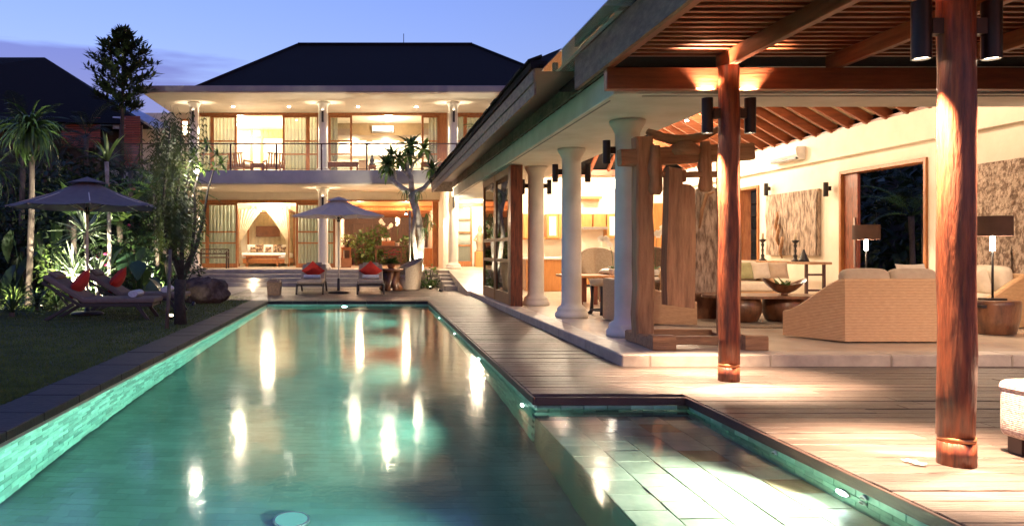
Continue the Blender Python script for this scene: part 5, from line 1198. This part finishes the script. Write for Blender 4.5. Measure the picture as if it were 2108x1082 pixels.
FR = [frondmesh(1.5, .9), frondmesh(1.7, .7), frondmesh(1.3, 1.1)]; FD = [frondmesh(1.8, .8, 20, .38, .03, 'leaf_dark'), frondmesh(1.6, 1.0, 18, .34, .03, 'leaf_dark')]
FH = [frondmesh(1.5, 1.3, 22, .42, .022, 'leaf_hang'), frondmesh(1.3, 1.1, 20, .38, .022, 'leaf_hang')]
palm('feathery areca palm in front of the house corner', 322, 19.5, 2.7, 14, FR, .05, 1.3, .0); palm('low areca palm behind the elephant-ear leaves', 275, 19.2, 1.3, 12, FR, .05, 1.3, .1); palm('dark feathery palm between parasol and slatted wall', 140, 21.0, 2.6, 14, FD, .07, 1.3, -.2)
palm('shorter feathery palm by the terrace corner', 345, 21.8, 2.9, 12, FH, .05, 1.2, -.1)
palm('dark feathery palm in the far left corner of garden', 25, 23.0, 3.6, 14, FD, .08, 1.3, -.2); palm('slender dark palm rising before the neighbouring roof', 95, 24.0, 4.6, 12, FD, .07, 1.4, -.2)
palm('small potted palm at the right end of the balcony', 990, 26.6, 5.45, 9, [frondmesh(.8, .9, 14, .22)], .03, 1.3, .2, sc=(.7, 1), z0=U0)
# spot-lit yuccas
Y_ = [lm(.8, .055, .3, m='leaf_silver'), lm(.72, .05, .5, m='leaf_silver'), lm(.86, .055, .15, m='leaf_silver')]
palm('tall silver yucca lit from below behind the parasol pole', 176, 17.4, 1.62, 60, Y_, .05, 1.45, -.35, cat='yucca', name='yucca', nm='leaf', bark='bark_pale')
palm('low silver yucca brightly lit behind the loungers', 152, 17.0, .66, 54, Y_, .07, 1.45, -.1, cat='yucca', name='yucca', nm='leaf', bark='bark_pale')
palm('low silver yucca right of the parasol pole', 199, 16.9, .58, 34, Y_, .05, 1.45, .1, cat='yucca', name='yucca', nm='leaf', bark='bark_pale')
palm('spiky green clump at the left edge beside the loungers', 25, 14.2, .05, 44, [lm(.9, .04, .7, m='leaf_green'), lm(.8, .035, .9, m='leaf_dark')], .05, 1.5, .2, cat='plant', name='flax_clump', nm='leaf')
palm('spiky dark clump behind the left lounger heads', 75, 15.6, .05, 40, [lm(.8, .04, .8, m='leaf_green'), lm(.8, .04, 1.0, m='leaf_dark')], .05, 1.5, .2, cat='plant', name='flax_clump', nm='leaf')
palm('bright lit grassy clump at the far left behind spiky clump', 28, 16.6, .1, 36, [lm(.8, .045, .9, m='leaf_light'), lm(.7, .04, 1.1, m='leaf_light')], .05, 1.5, .3, cat='plant', name='flax_clump', nm='leaf')
palm('low arching fern clump under the farther lounger head', 115, 16.2, .05, 30, [lm(.6, .04, 1.1, m='leaf_green')], .04, 1.4, .2, cat='plant', name='fern', nm='leaf')
# large-leaved plants
E1 = [lm(.62, .42, .5, 'oval', fold=.18, m='leaf_blue'), lm(.5, .34, .6, 'oval', fold=.18, m='leaf_green')]
def bigleaf(label, px, Y, hts, meshes, cat='plant', name='elephant_ear', spread=.35):
    x = PX(px, Y); t = thing(name, label, cat, (x, Y, -.12))
    for k, h in enumerate(hts):
        a = k * 2.4 + px; d = Vector((math.cos(a), math.sin(a) * .7 - .3, 0)) * spread * random.uniform(.6, 1.2); e = d + Vector((0, 0, h + .12))
        MB().tube([Vector((x, Y, -.12)), Vector((x, Y, -.12)) + d * .4 + Vector((0, 0, h * .6)), Vector((x, Y, -.12)) + e], [.018, .014, .009], 5).build('stalk', 'leaf_green', t)
        place(random.choice(meshes), 'leaf', t, e, (0, R(random.uniform(35, 75)), a + random.uniform(-.4, .4)), random.uniform(.85, 1.15))
bigleaf('elephant-ear plant with one large round leaf towards the lawn', 283, 17.2, (1.45, 1.2, 1.0, .8, 1.3, .6), E1)
bigleaf('broad-leaved plant beside the weeping tree', 318, 18.2, (1.3, 1.0, .8, .6, .9), E1); bigleaf('broad dark-leaved plant behind the yuccas', 110, 18.0, (1.7, 1.4, 1.9, 1.2, 1.0, 1.5), [lm(.9, .4, .6, 'oval', fold=.2, m='leaf_dark'), lm(.8, .35, .7, 'oval', fold=.2, m='leaf_green')])
bigleaf('broad-leaved plant behind the left flax clumps', 50, 17.6, (1.5, 1.2, .9, 1.0, 1.7), [lm(.9, .36, .6, 'oval', fold=.2, m='leaf_dark')])
B1 = [lm(1.3, .36, .7, 'oval', fold=.3, m='leaf_light', n=9), lm(1.4, .36, .5, 'oval', fold=.3, m='leaf_green', n=9)]
palm('banana plant with broad lit leaves left of slim palm', 150, 19.3, 2.1, 9, B1, .08, 1.35, .2, cat='banana plant', name='banana_plant', nm='leaf')
palm('banana plant right of slim palm before slatted wall', 247, 20.2, 2.0, 8, B1, .08, 1.35, .1, cat='banana plant', name='banana_plant', nm='leaf')
# leafy shrubs: one foliage mesh each
def foliage(c, rx, ry, rz, n, L, W, up=.2, shell=.35):
    m = MB()
    for k in range(n):
        while True:
            d = Vector((random.uniform(-1, 1), random.uniform(-1, 1), random.uniform(-1, 1)))
            if shell < d.length < 1: break
        cl = mnoise.noise(d * 2.3 + Vector(c)) 
        if cl < -.22: continue
        p = Vector(c) + Vector((d.x * rx, d.y * ry, d.z * rz)); q = (d.normalized() * .6 + Vector((random.uniform(-1, 1), random.uniform(-1, 1), random.uniform(-.6, .9)))).normalized(); l = L * random.uniform(.6, 1.2)
        s = q.cross(Vector((random.uniform(-1, 1), random.uniform(-1, 1), 1))).normalized() * W * l
        m.add([p, p + q * l * .5 + s, p + q * l + Vector((0, 0, -.2 * l)), p + q * l * .5 - s], [(0, 1, 2, 3)])
    return m
def shrub(label, px, Y, rx, h, n, L, m_, W=.25, name='shrub', flowers=None, z0=-.12):
    x = PX(px, Y); t = thing(name, label, 'shrub', (x, Y, z0)); b = MB()
    for k in range(5):
        a = k * 1.256; b.tube([Vector((x, Y, z0)), Vector((x + math.cos(a) * rx * .3, Y + math.sin(a) * rx * .3, z0 + h * .45)), Vector((x + math.cos(a) * rx * .6, Y + math.sin(a) * rx * .5, z0 + h * .8))], [.025, .016, .006], 5)
    b.build('stems', 'bark_dark', t); foliage((x, Y, z0 + h * .55), rx, rx * .8, h * .5, n, L, W).build('foliage', m_, t)
    if flowers:
        for k in range(6):
            a = random.uniform(0, 6.28); p = Vector((x + math.cos(a) * rx * .8, Y - abs(math.sin(a)) * rx * .7, z0 + h * random.uniform(.5, .95))); f = MB()
            for j in range(7):
                bb = j * .9; d = Vector((math.cos(bb), math.sin(bb) * .5, .5 + .3 * math.sin(j))).normalized() * .1; s = Vector((-math.sin(bb), 0, math.cos(bb))) * .025; f.add([p, p + d * .5 + s, p + d, p + d * .5 - s], [(0, 1, 2, 3)])
            f.build('flower', flowers, t)
shrub('dense dark shrub behind the loungers', 260, 18.6, .8, 1.6, 700, .2, 'leaf_green', flowers='flower_pink'); shrub('bright-leaved shrub beside the lit yucca', 118, 17.2, .45, 1.5, 420, .16, 'leaf_light'); shrub('dark shrub at the left garden wall', 60, 19.6, 1.2, 2.6, 900, .25, 'leaf_dark')
shrub('low dark shrub behind the farther lounger', 225, 17.4, .6, .7, 420, .16, 'leaf_dark'); shrub('low shrub behind the boulder and weeping tree', 330, 19.4, .8, 1.0, 600, .18, 'leaf_green'); shrub('tall dark shrub under slatted wall', 195, 22.0, 1.3, 3.2, 1100, .24, 'leaf_dark'); shrub('tall shrub with pink flowers left of terrace', 285, 22.6, 1.2, 3.4, 1100, .22, 'leaf_green', flowers='flower_pink')
shrub('dark shrub between boulder and terrace steps', 372, 21.6, .7, 1.1, 500, .18, 'leaf_dark'); shrub('tall dark bush in the far left corner', 20, 21.5, 1.6, 3.6, 1200, .28, 'leaf_dark'); shrub('tall dark bush before the neighbouring villa', 120, 25.6, 1.8, 4.4, 1300, .3, 'leaf_dark')
shrub('green shrub in the dining bay left of the console', 750, 32.6, .6, 1.5, 420, .2, 'leaf_green', z0=TZ); shrub('green shrub in the dining bay behind the console', 775, 33.4, .6, 1.7, 420, .22, 'leaf_green', z0=TZ); shrub('leafy potted plant on the terrace side table', 716, 30.4, .3, .5, 160, .12, 'leaf_light', z0=TZ + .8); shrub('leafy shrub right of dining console', 842, 32.0, .45, 1.3, 340, .2, 'leaf_green', z0=TZ)
shrub('low grassy tuft at the foot of frangipani', 884, 24.4, .38, .4, 260, .16, 'leaf_green', W=.12); shrub('young light-green plant beside the terrace pier', 884, 25.3, .25, .95, 70, .16, 'leaf_light')
shrub('tall dark bush hiding the slatted wall, left', 165, 24.4, 1.3, 4.6, 1300, .28, 'leaf_dark'); shrub('tall dark bush between slim palm and slatted wall', 232, 24.0, 1.0, 4.0, 1000, .26, 'leaf_dark'); shrub('tall green bush at the house corner behind the weeping tree', 318, 24.6, 1.1, 4.2, 1200, .24, 'leaf_green')
palm('dark feathery palm leaning before the slatted wall', 268, 22.6, 3.6, 14, FD, .07, 1.3, -.3); palm('dark feathery palm beside the neighbouring gable', 178, 25.2, 5.0, 13, FD, .07, 1.4, -.2); palm('broad dark palm behind the drooping palm', 48, 20.6, 4.3, 15, FD, .08, 1.4, -.3)
th = MB()
for k in range(70):
    c = (random.uniform(-12.5, -6.8), random.uniform(21.5, 27), random.uniform(.3, 3.0)); f = foliage(c, .9, .9, 1.0, 110, .3, .22); th.add(f.v, f.f)
tag(th.build('thicket', 'leaf_dark'), 'dark thicket of leaves filling the back of the garden', 'foliage', kind='stuff')
# tall dark tree
def crown_tree(label, x, Y, z0, zt, zc0, rad, n, L, m_, bark='bark_dark', prof=None):
    t = thing('tree', label, 'tree', (x, Y, z0)); tp = trunkpts(x, Y, z0, zt - .3, .06, 8); b = MB().tube(tp, [.11 * (1 - .85 * i / 8) + .015 for i in range(9)], 8)
    m = MB(); nb = 46
    for k in range(nb):
        u = (k + .5) / nb; z = zc0 + (zt - zc0) * u; a = k * 2.4; r = rad * (prof(u) if prof else math.sin(math.pi * (u * .85 + .1))) * random.uniform(.75, 1.1); i = min(7, int((z - z0) / (zt - .3 - z0) * 8)); c0 = tp[i]; c0 = Vector((c0.x, c0.y, z))
        e = c0 + Vector((math.cos(a) * r, math.sin(a) * r, r * .45)); b.tube([c0, c0.lerp(e, .5) + Vector((0, 0, -.04)), e], [.02, .012, .004], 4)
        for j in range(n):
            p = c0.lerp(e, random.uniform(.3, 1.05)) + Vector((random.uniform(-.1, .1), random.uniform(-.1, .1), random.uniform(-.06, .06))); q = ((e - c0).normalized() * .6 + Vector((random.uniform(-1, 1), random.uniform(-1, 1), random.uniform(-.3, .8)))).normalized(); l = L * random.uniform(.6, 1.2); s = q.cross(Vector((0, 0, 1))).normalized() * l * .16
            m.add([p, p + q * l * .5 + s, p + q * l, p + q * l * .5 - s], [(0, 1, 2, 3)])
    b.build('trunk', bark, t); m.build('crown', m_, t)
crown_tree('tall dark slender tree silhouetted against the dusk sky', PX(250, 25), 25, -.12, PZ(66, 25), PZ(238, 25), 1.0, 75, .3, 'leaf_dark', prof=lambda u: .62 + .5 * math.sin(math.pi * min(1, u * 1.1)) - .62 * u ** 3)
# weeping tree on the lawn
x, Y = PX(372, 12.75), 12.75; t = thing('tree', 'dark multi-stemmed weeping tree with pale leaf tufts on the lawn edge', 'tree', (x, Y, -.02))
b = MB().tube([(x, Y, -.02), (x - .02, Y, .4), (x, Y, .75)], [.11, .09, .1], 9)
stems = [[(373, 575), (345, 500), (335, 420), (345, 330), (350, 250)], [(373, 575), (375, 500), (362, 430), (372, 350), (372, 270)], [(373, 575), (395, 520), (402, 440), (400, 390), (412, 345)], [(375, 575), (405, 505), (420, 440), (428, 390), (442, 345)], [(373, 575), (360, 520), (352, 455), (385, 385), (398, 318)]]
tips = []
for k, s in enumerate(stems):
    pts = [P(a, c_, Y + (k - 2) * .09 * (i / 4)) for i, (a, c_) in enumerate(s)]; b.tube(pts, [.05, .035, .026, .018, .01], 7); tips.append(pts[-1])
b.build('trunk', 'bark_dark', t)
m = MB()
for k in range(230):
    px = random.gauss(352, 26) if k < 90 else random.gauss(366, 20); py0 = random.uniform(215, 330) if k < 90 else random.uniform(385, 430); ln = random.uniform(.5, 1.1) if k < 90 else random.uniform(.4, .95); p = P(px, py0, Y + random.uniform(-.5, .5)); dx = random.uniform(-.1, .1); N = 9; prev = p
    for i in range(1, N + 1):
        q = p + Vector((dx * (i / N) ** .5, 0, -ln * i / N)) + Vector((random.uniform(-.01, .01),) * 3)
        for sd in (-1, 1):
            d = Vector((sd * random.uniform(.3, 1), random.uniform(-.6, .6), -.8)).normalized() * random.uniform(.06, .13); w = Vector((.012, .01, .005)); m.add([q, q + d * .5 + w, q + d, q + d * .5 - w], [(0, 1, 2, 3)])
        m.add([prev, prev + Vector((.004, 0, 0)), q + Vector((.003, 0, 0)), q], [(0, 1, 2, 3)]); prev = q
m.build('crown', 'leaf_hang', t)
TL_ = [lm(.24, .05, .5, 'lance', m='leaf_light'), lm(.2, .045, .7, 'lance', m='leaf_green')]
for p in tips[2:] + [P(455, 338, 12.8), P(425, 300, 12.9), P(448, 320, 12.7)]: rosette(t, p - Vector((x, Y, -.02)), 12, TL_, 1.2, -.4)
b = MB(); 
for a, c_ in (((442, 345), (455, 338)), ((412, 345), (425, 300)), ((442, 345), (448, 320))): b.tube([P(*a, 12.78), P(*c_, 12.78)], [.01, .006], 5)
b.build('twigs', 'bark_pale', t)
sx = PX(343, 12.05); tag(MB().tube([(sx, 12.05, -.05), (sx + .01, 12.15, .6), (sx - .02, 12.35, 1.25)], [.032, .03, .028], 8).build('tree_stake', 'bark'), 'leaning wooden stake beside the weeping tree', 'stake')
# frangipani by the terrace
Y = 24.6; x = PX(868, Y); t = thing('tree', 'gnarled pale frangipani with leaf tufts standing before the terrace', 'tree', (x, Y, -.03)); b = MB(); pp = [(868, 588), (862, 540), (868, 490), (858, 440), (848, 398)]
b.tube([P(a, c_, Y) for a, c_ in pp], [.17, .14, .12, .13, .14], 10); b.tube([P(858, 540, Y - .1), P(850, 480, Y - .12), P(856, 430, Y - .08)], [.08, .07, .06], 7)
br = [[(848, 400), (825, 385), (808, 372), (800, 350), (806, 322)], [(848, 400), (846, 365), (838, 345), (842, 322), (846, 302)], [(848, 400), (872, 388), (886, 372), (890, 350)], [(842, 360), (852, 335), (868, 322), (874, 308)], [(815, 380), (812, 350), (796, 340)], [(846, 365), (828, 350), (822, 330)]]
ends = []
for k, s in enumerate(br):
    pts = [P(a, c_, Y + random.uniform(-.2, .2) * i / 3) for i, (a, c_) in enumerate(s)]; n = len(pts); b.tube(pts, [.1 * (1 - .6 * i / n) for i in range(n)] if k < 3 else [.05 * (1 - .5 * i / n) for i in range(n)], 8); ends.append(pts[-1]); 
    if k < 2: ends.append(pts[-2])
b.build('trunk', 'bark_pale', t)
FL = [lm(.5, .12, .55, 'lance', m='leaf_green'), lm(.44, .11, .8, 'lance', m='leaf_light'), lm(.4, .085, .3, 'lance', m='leaf_green')]
for p in ends: rosette(t, p - Vector((x, Y, -.03)), 28, FL, 1.3, -.7, (.95, 1.3))
for k, (px, py) in enumerate(((878, 440), (884, 455), (872, 470), (860, 395), (836, 392))): rosette(t, P(px, py, Y - .15) - Vector((x, Y, -.03)), 12, [lm(.45, .035, 1.8, m='leaf_hang'), lm(.55, .03, 2.0, m='leaf_green')], .6, -.6, nm='fern_leaf')
sp = PX(843, 24.1); tag(MB().cyl((sp, 24.1, -.03), (sp + .02, 24.2, 2.5), .035, .03, 8).build('tree_stake', 'bark_pale'), 'pale straight stake supporting the frangipani', 'stake')
# garden beyond the living-room doorway
palm('slender palm outside the living-room doorway', 0, 16.7, 2.0, 11, FR, .06, 1.35, .4, X=12.0); palm('dark palm further left outside the doorway', 0, 17.4, 2.6, 12, FD, .07, 1.3, -.1, X=12.8)
for (X_, Yy, lb, m_) in ((11.6, 14.2, 'leafy clump outside the doorway, nearer', 'leaf_green'), (11.9, 15.8, 'leafy clump outside the doorway, middle', 'leaf_dark'), (12.0, 17.0, 'leafy clump outside the doorway, farther', 'leaf_green')): palm(lb, 0, Yy, .1, 36, [lm(.9, .05, .9, m=m_), lm(1.1, .05, .7, m=m_)], .05, 1.5, .2, X=X_, cat='plant', name='flax_clump', nm='leaf')
'''bw_ = thing('garden_wall', 'dark garden wall beyond the living-room doorway', 'wall', (15, 15, 0))
for r in range(9):
    y = 9 + (r % 2) * .4
    while y < 24: box('stone', 'dark_stone', bw_, 14.9, 15.2 + random.uniform(0, .04), y + .01, y + .79, r * .45 - .11, r * .45 + .33, .015); y += .8
'''
sky_blocker = thing('garden_wall', 'added dark wall blocking sky glow behind the plants outside the doorway', 'wall', (16.3, 19, 0)); box('wall', 'dark_stone', sky_blocker, 16.2, 16.5, 9, 32, -.12, 5.2); box('coping', 'dark_stone', sky_blocker, 16.15, 16.55, 9, 32, 5.202, 5.3)  # wall added to keep the bright sky from showing through the leaves
th = MB()
for k in range(60):
    c = (random.uniform(13.2, 15.5), random.uniform(15, 25), random.uniform(.3, 4.2)); f = foliage(c, 1.0, 1.0, 1.1, 110, .34, .24); th.add(f.v, f.f)
tag(th.build('thicket', 'leaf_dark'), 'dark thicket outside the living-room doorway', 'foliage', kind='stuff')

# ------------------------------------------------------------------ lamps
def sconce(label, x, y, zc_, h, r, side, e=0, arm=.06, ang=58, px_=None):
    # cylinder up-and-down light; side = -1/+1: which side of its post
    t = thing('wall_sconce', label, 'sconce', (x, y, zc_ - h / 2), 'up-and-down cylinder sconces'); b = MB()
    b.tube([(x, y, zc_ - h / 2), (x, y, zc_ + h / 2)], r, 20, cap=False); b.tube([(x, y, zc_ - h / 2), (x, y, zc_ + h / 2)], r * .9, 20, cap=False); b.tube([(x, y, zc_ - .01), (x, y, zc_ + .01)], r * .9, 20); b.build('body', 'bronze', t)
    MB().bar((x - side * r * .9, y, zc_ + .02), (x - side * (r + arm), y, zc_ + .02), .06, .09).build('bracket', 'bronze', t)
    MB().tube([(x, y, zc_ - h / 2 + .012), (x, y, zc_ - h / 2 + .016)], r * .86, 18).build('lens', 'lens_warm' if e else 'white_plastic', t)
    MB().tube([(x, y, zc_ + h / 2 - .03), (x, y, zc_ + h / 2 - .026)], r * .86, 18).build('lens', 'lens_warm' if e else 'white_plastic', t)
    if e:
        light('SPOT', (x, y, zc_ - h / 2 + .008), e, WARM, .025, (x, y, 0), ang, .85, 'sconce_down', t); light('SPOT', (x, y, zc_ + h / 2 - .02), e * .16, WARM, .025, (x, y, 9), ang * 1.5, .7, 'sconce_up', t)
for (y, w_) in ((7.2, 'timber post by the stone floor'), (4.4, 'nearest timber post')):
    for s, sd in ((-1, 'left'), (1, 'right')): sconce(f'bronze cylinder sconce on the {sd} of {w_}', 3.42 + s * .205, y, 2.53, .335, .052, s, 1300)
for (y, w_) in ((9.93, 'third white column, nearest the wooden bell'), (12.7, 'middle white column'), (15.45, 'white column by the sliding doors')):
    for s, sd in ((-1, 'left'), (1, 'right')): sconce(f'black cylinder sconce on the {sd} of {w_}', 3.38 + s * .275, y, 2.54, .3, .05, s, 0, arm=.06)
for (px, wd) in ((1577, 'left'), (1700, 'right')):
    y = F * 9.65 / (px - CX); t = None; sconce(f'dark wall sconce {wd} of the driftwood panel', 9.65, y, PZ(390, y), .3, .05, -1, 9, arm=.05)
for k, x in enumerate(HC):
    for (z1, lv) in ((3.5, 'ground-floor'), (6.59, 'balcony')):
        t = thing('wall_sconce', f'slim black sconce on the {lv} column, ' + ('leftmost', 'middle', 'rightmost')[k], 'sconce', (x, 27.1, z1 - .75), 'slim sconces on the house columns')
        box('body', 'black_metal', t, x - .035, x + .035, 27.06, 27.125, z1 - .75, z1 - .32, .004); box('lens', 'lens_warm', t, x - .03, x + .03, 27.065, 27.12, z1 - .318, z1 - .314)
        for s in (-1, 1): light('SPOT', (x + s * .3, 27.35, z1 - .6), 12, WW, .04, (x + s * .3, 27.4, 9), 90, .9, 'sconce_up', t); light('SPOT', (x + s * .3, 27.35, z1 - .8), 45, WW, .06, (x + s * .35, 27.7, 0), 130, .9, 'sconce_down', t)
def downlight(label, x, y, z, e, size=115, col=WW, lens='lens_hot', r=.06):
    t = thing('downlight', label, 'downlight', (x, y, z), 'recessed downlights'); MB().lathe([(r * 1.35, -.012), (r * 1.35, 0), (r, 0), (r, -.012)], (x, y, z), 18).build('ring', 'white_plastic', t)
    MB().lathe([(r, -.03), (r * .7, -.05), (r * .2, -.06)], (x, y, z + .02), 16).build('lens', lens, t); light('SPOT', (x, y, z - .08), e, col, .05, (x, y, 0), size, .7, 'downlight_beam', t)
for k, px in enumerate((480, 595, 737, 857, 1012)): downlight('recessed downlight in the upper balcony soffit, ' + ('first', 'second', 'third', 'fourth', 'fifth')[k] + ' from left', PX(px, 28.06), 28.06, 6.585, 110)
for k, px in enumerate(()): downlight('recessed downlight in the terrace soffit, ' + ('first', 'second', 'third', 'fourth', 'fifth')[k] + ' from left', PX(px, 28.0), 28.0, 3.495, 70, 130)
# room lights (ceiling fixtures)
def roomlight(label, x, y, z, e, col=WW, r=.15):
    t = thing('ceiling_lamp', label, 'lamp', (x, y, z)); MB().lathe([(.02, .06), (.13, .03), (.15, 0), (.13, -.03), (.03, -.05)], (x, y, z), 16).build('diffuser', 'globe', t); MB().lathe([(.05, .06), (.05, .085)], (x, y, z), 10).build('canopy', 'white_plastic', t)
    light('POINT', (x, y, z - .22), e, col, r, name='room_light', parent=t)
roomlight('ceiling lamp inside the ground-floor bedroom', -4.2, 30.4, 3.41, 170); roomlight('ceiling lamp over the four-poster bed', bx, 33.2, 3.41, 60)
roomlight('ceiling lamp of the bright upstairs room, left', -5.6, 31.6, 6.5, 210); roomlight('ceiling lamp of the bright upstairs room, right', -3.2, 31.6, 6.5, 210)
roomlight('ceiling lamp of the second upstairs room', .7, 30.5, 6.5, 70); roomlight('ceiling lamp of the curtained upstairs room', 4.6, 31.5, 6.5, 80)
for x in (-.8, .65, 2.1):
    t = thing('cove_light', 'cove light strip under the olive panel upstairs, ' + {-.8: 'left', .65: 'middle', 2.1: 'right'}[x], 'cove light', (x, 33.3, 6.07)); box('housing', 'white_plastic', t, x - .6, x + .6, 33.25, 33.35, 6.06, 6.089); box('diffuser', 'cove', t, x - .58, x + .58, 33.255, 33.345, 6.05, 6.059); light('POINT', (x, 33.3, 5.98), 45, WW, .08, name='cove_lamp', parent=t)
for (px, py, Y, wd) in ((740, 447, 31.4, 'left'), (836, 440, 31.4, 'right')):
    c = P(px, py, Y); t = thing('spot_lamp', f'bright spot lamp hanging from the dining bay ceiling, {wd}', 'lamp', c); MB().tube([c, c + Vector((0, .05, .12))], [.05, .04], 12).build('housing', 'black_metal', t); MB().cyl(c + Vector((0, .05, .12)), c + Vector((0, .05, .3)), .012, n=6).build('stem', 'black_metal', t); MB().lathe([(.05, -.002), (.045, -.02), (.02, -.03)], c, 14).build('lens', 'lens_hot', t); light('POINT', c - Vector((0, .05, .1)), 75, (1, .66, .38), .05, name='spot_lamp_light', parent=t)
roomlight('ceiling lamp of the passage between house and pavilion', 4.2, 29.6, 3.41, 190); roomlight('ceiling lamp before the passage door', 3.7, 26.6, 3.41, 150)
for k, (x, y, e) in enumerate(((5.4, 21.9, 330), (7.6, 21.9, 300), (5.6, 18.6, 160), (7.8, 18.6, 85), (6.4, 14.6, 90), (7.8, 11.6, 58), (5.4, 11.2, 55))):
    z = slope(x) - .62; t = thing('track_lamp', 'small black track lamp under the pavilion rafters, ' + ('kitchen left', 'kitchen right', 'dining left', 'dining right', 'seating centre', 'seating right', 'by the wooden bell')[k], 'lamp', (x, y, z), 'track lamps in the pavilion')
    MB().tube([(x, y, z), (x, y, z + .14)], [.05, .045], 12).build('can', 'black_metal', t); MB().cyl((x, y, z + .14), (x, y, slope(x) - .02), .012, n=6).build('rod', 'black_metal', t); MB().lathe([(.045, -.002), (.03, -.012)], (x, y, z), 12).build('lens', 'lens_hot', t); light('POINT', (x, y, z - .12), e, WARM if k > 3 else WW, .08, name='track_lamp_light', parent=t)
for k, x in enumerate((4.7, 6.3, 7.9)):  # unseen spots added to brighten the near sofa's back
    c = Vector((x, 4.36, 2.72)); d = (Vector((x + .5, 8.9, .3)) - c).normalized(); t = thing('fill_spot', 'added out-of-view can spot on the near pergola beam, ' + ('left', 'middle', 'right')[k], 'lamp', c, 'added fill spots on the near pergola beam')
    MB().tube([c, c + d * .16], [.045, .05], 14).build('can', 'black_metal', t); MB().cyl(c + d * .06, (c.x, c.y, 2.79), .012, n=6).build('stem', 'black_metal', t); MB().tube([c + d * .1605, c + d * .165], [.045, .04], 14).build('lens', 'lens_warm', t)
    light('SPOT', c + d * .18, 130, WARM, .04, c + d * 3, 62, .8, 'fill_spot_light', t)
# garden and step lamps
def spike(label, p, target, e, size=80, col=(1, .92, .72), lens='lens_warm'):
    p = Vector(p); d = (Vector(target) - p).normalized(); t = thing('garden_spot', label, 'garden lamp', (p.x, p.y, p.z - .12), 'garden spot lamps')
    MB().cyl((p.x, p.y, p.z - .14), p, .012, n=6).build('spike', 'black_metal', t); MB().tube([p - d * .06, p + d * .05], [.035, .045], 12).build('housing', 'black_metal', t); MB().tube([p + d * .0505, p + d * .055], [.04, .036], 12).build('lens', lens, t)
    light('SPOT', p + d * .07, e, col, .03, target, size, .6, 'garden_beam', t)
def gp(px, Y, z=.02): return (PX(px, Y), Y, z)
spike('garden spot lamp under the lit yuccas', gp(160, 16.5), gp(168, 17.3, 1.3), 750, 100); spike('garden spot lamp in the far left planting', gp(12, 15.7), gp(30, 16.8, .6), 120, 90)
spike('garden spot lamp at the foot of slim palm', gp(212, 17.2), gp(225, 18.1, 3.4), 380, 50); spike('garden spot lamp aimed at the drooping palm', gp(85, 15.9), gp(70, 17.0, 3.8), 420, 55)
spike('garden spot lamp under the weeping tree strands', (PX(352, 13.7), 13.7, .02), (PX(370, 12.9), 12.8, 1.9), 150, 60); spike('garden spot lamp lighting the areca palm', gp(330, 18.6), gp(325, 19.6, 3.0), 300, 70)
spike('garden spot lamp lighting the banana plants', gp(200, 18.6), gp(170, 19.6, 2.8), 260, 80); spike('garden spot lamp at the foot of frangipani', (PX(886, 24.0), 23.95, .03), P(855, 410, 24.5), 320, 80); spike('garden spot lamp between boulder and tree', gp(398, 17.0), (PX(420, 17.9), 17.9, .9), 1.5, 90)
spike('garden spot lamp outside the living-room doorway', (11.4, 13.4, .02), (12.0, 16.6, 2.0), 110, 90, lens='lens_warm')
spike('added fill spot hidden behind the boulder, brightening the pool-end loungers', (-4.35, 18.9, .06), (-.6, 22.2, .45), 100, 75, WW)  # extra lamp, put out of sight to brighten the far loungers
spike('added fill spot beside the terrace steps, brightening the flower table', (PX(905, 22.6), 22.3, .05), (.3, 23.3, .6), 22, 75, WW)  # extra lamp added to lift the flowers and armchair
c = P(405, 352, 12.75); t = thing('tree_lamp', 'bright spot lamp fixed among the weeping tree branches', 'lamp', c); MB().tube([c + Vector((0, .05, .06)), c], [.035, .045], 12).build('housing', 'black_metal', t); MB().tube([c - Vector((0, .002, .002)), c - Vector((0, .012, .012))], [.042, .035], 12).build('lens', 'lens_hot', t); light('POINT', c - Vector((0, .1, .05)), 14, (1, .92, .75), .05, name='tree_lamp_light', parent=t)
for (px, py, Y, wd) in ((523, 575, 25.86, 'upper'), (521, 587, 25.45, 'lower')):
    c = P(px, py, Y); t = thing('step_light', f'{wd} small bright lamp on the terrace steps', 'lamp', (c.x, c.y, c.z - .05)); MB().tube([c + Vector((0, .05, 0)), c], [.045, .05], 12).build('housing', 'black_metal', t); MB().cyl(c + Vector((0, .03, -.12)), c + Vector((0, .03, 0)), .015, n=6).build('stem', 'black_metal', t); MB().tube([c - Vector((0, .001, 0)), c - Vector((0, .012, 0))], [.045, .035], 12).build('lens', 'lens_hot', t); light('POINT', c - Vector((0, .1, -.02)), 3.5, WW, .04, name='step_lamp', parent=t)
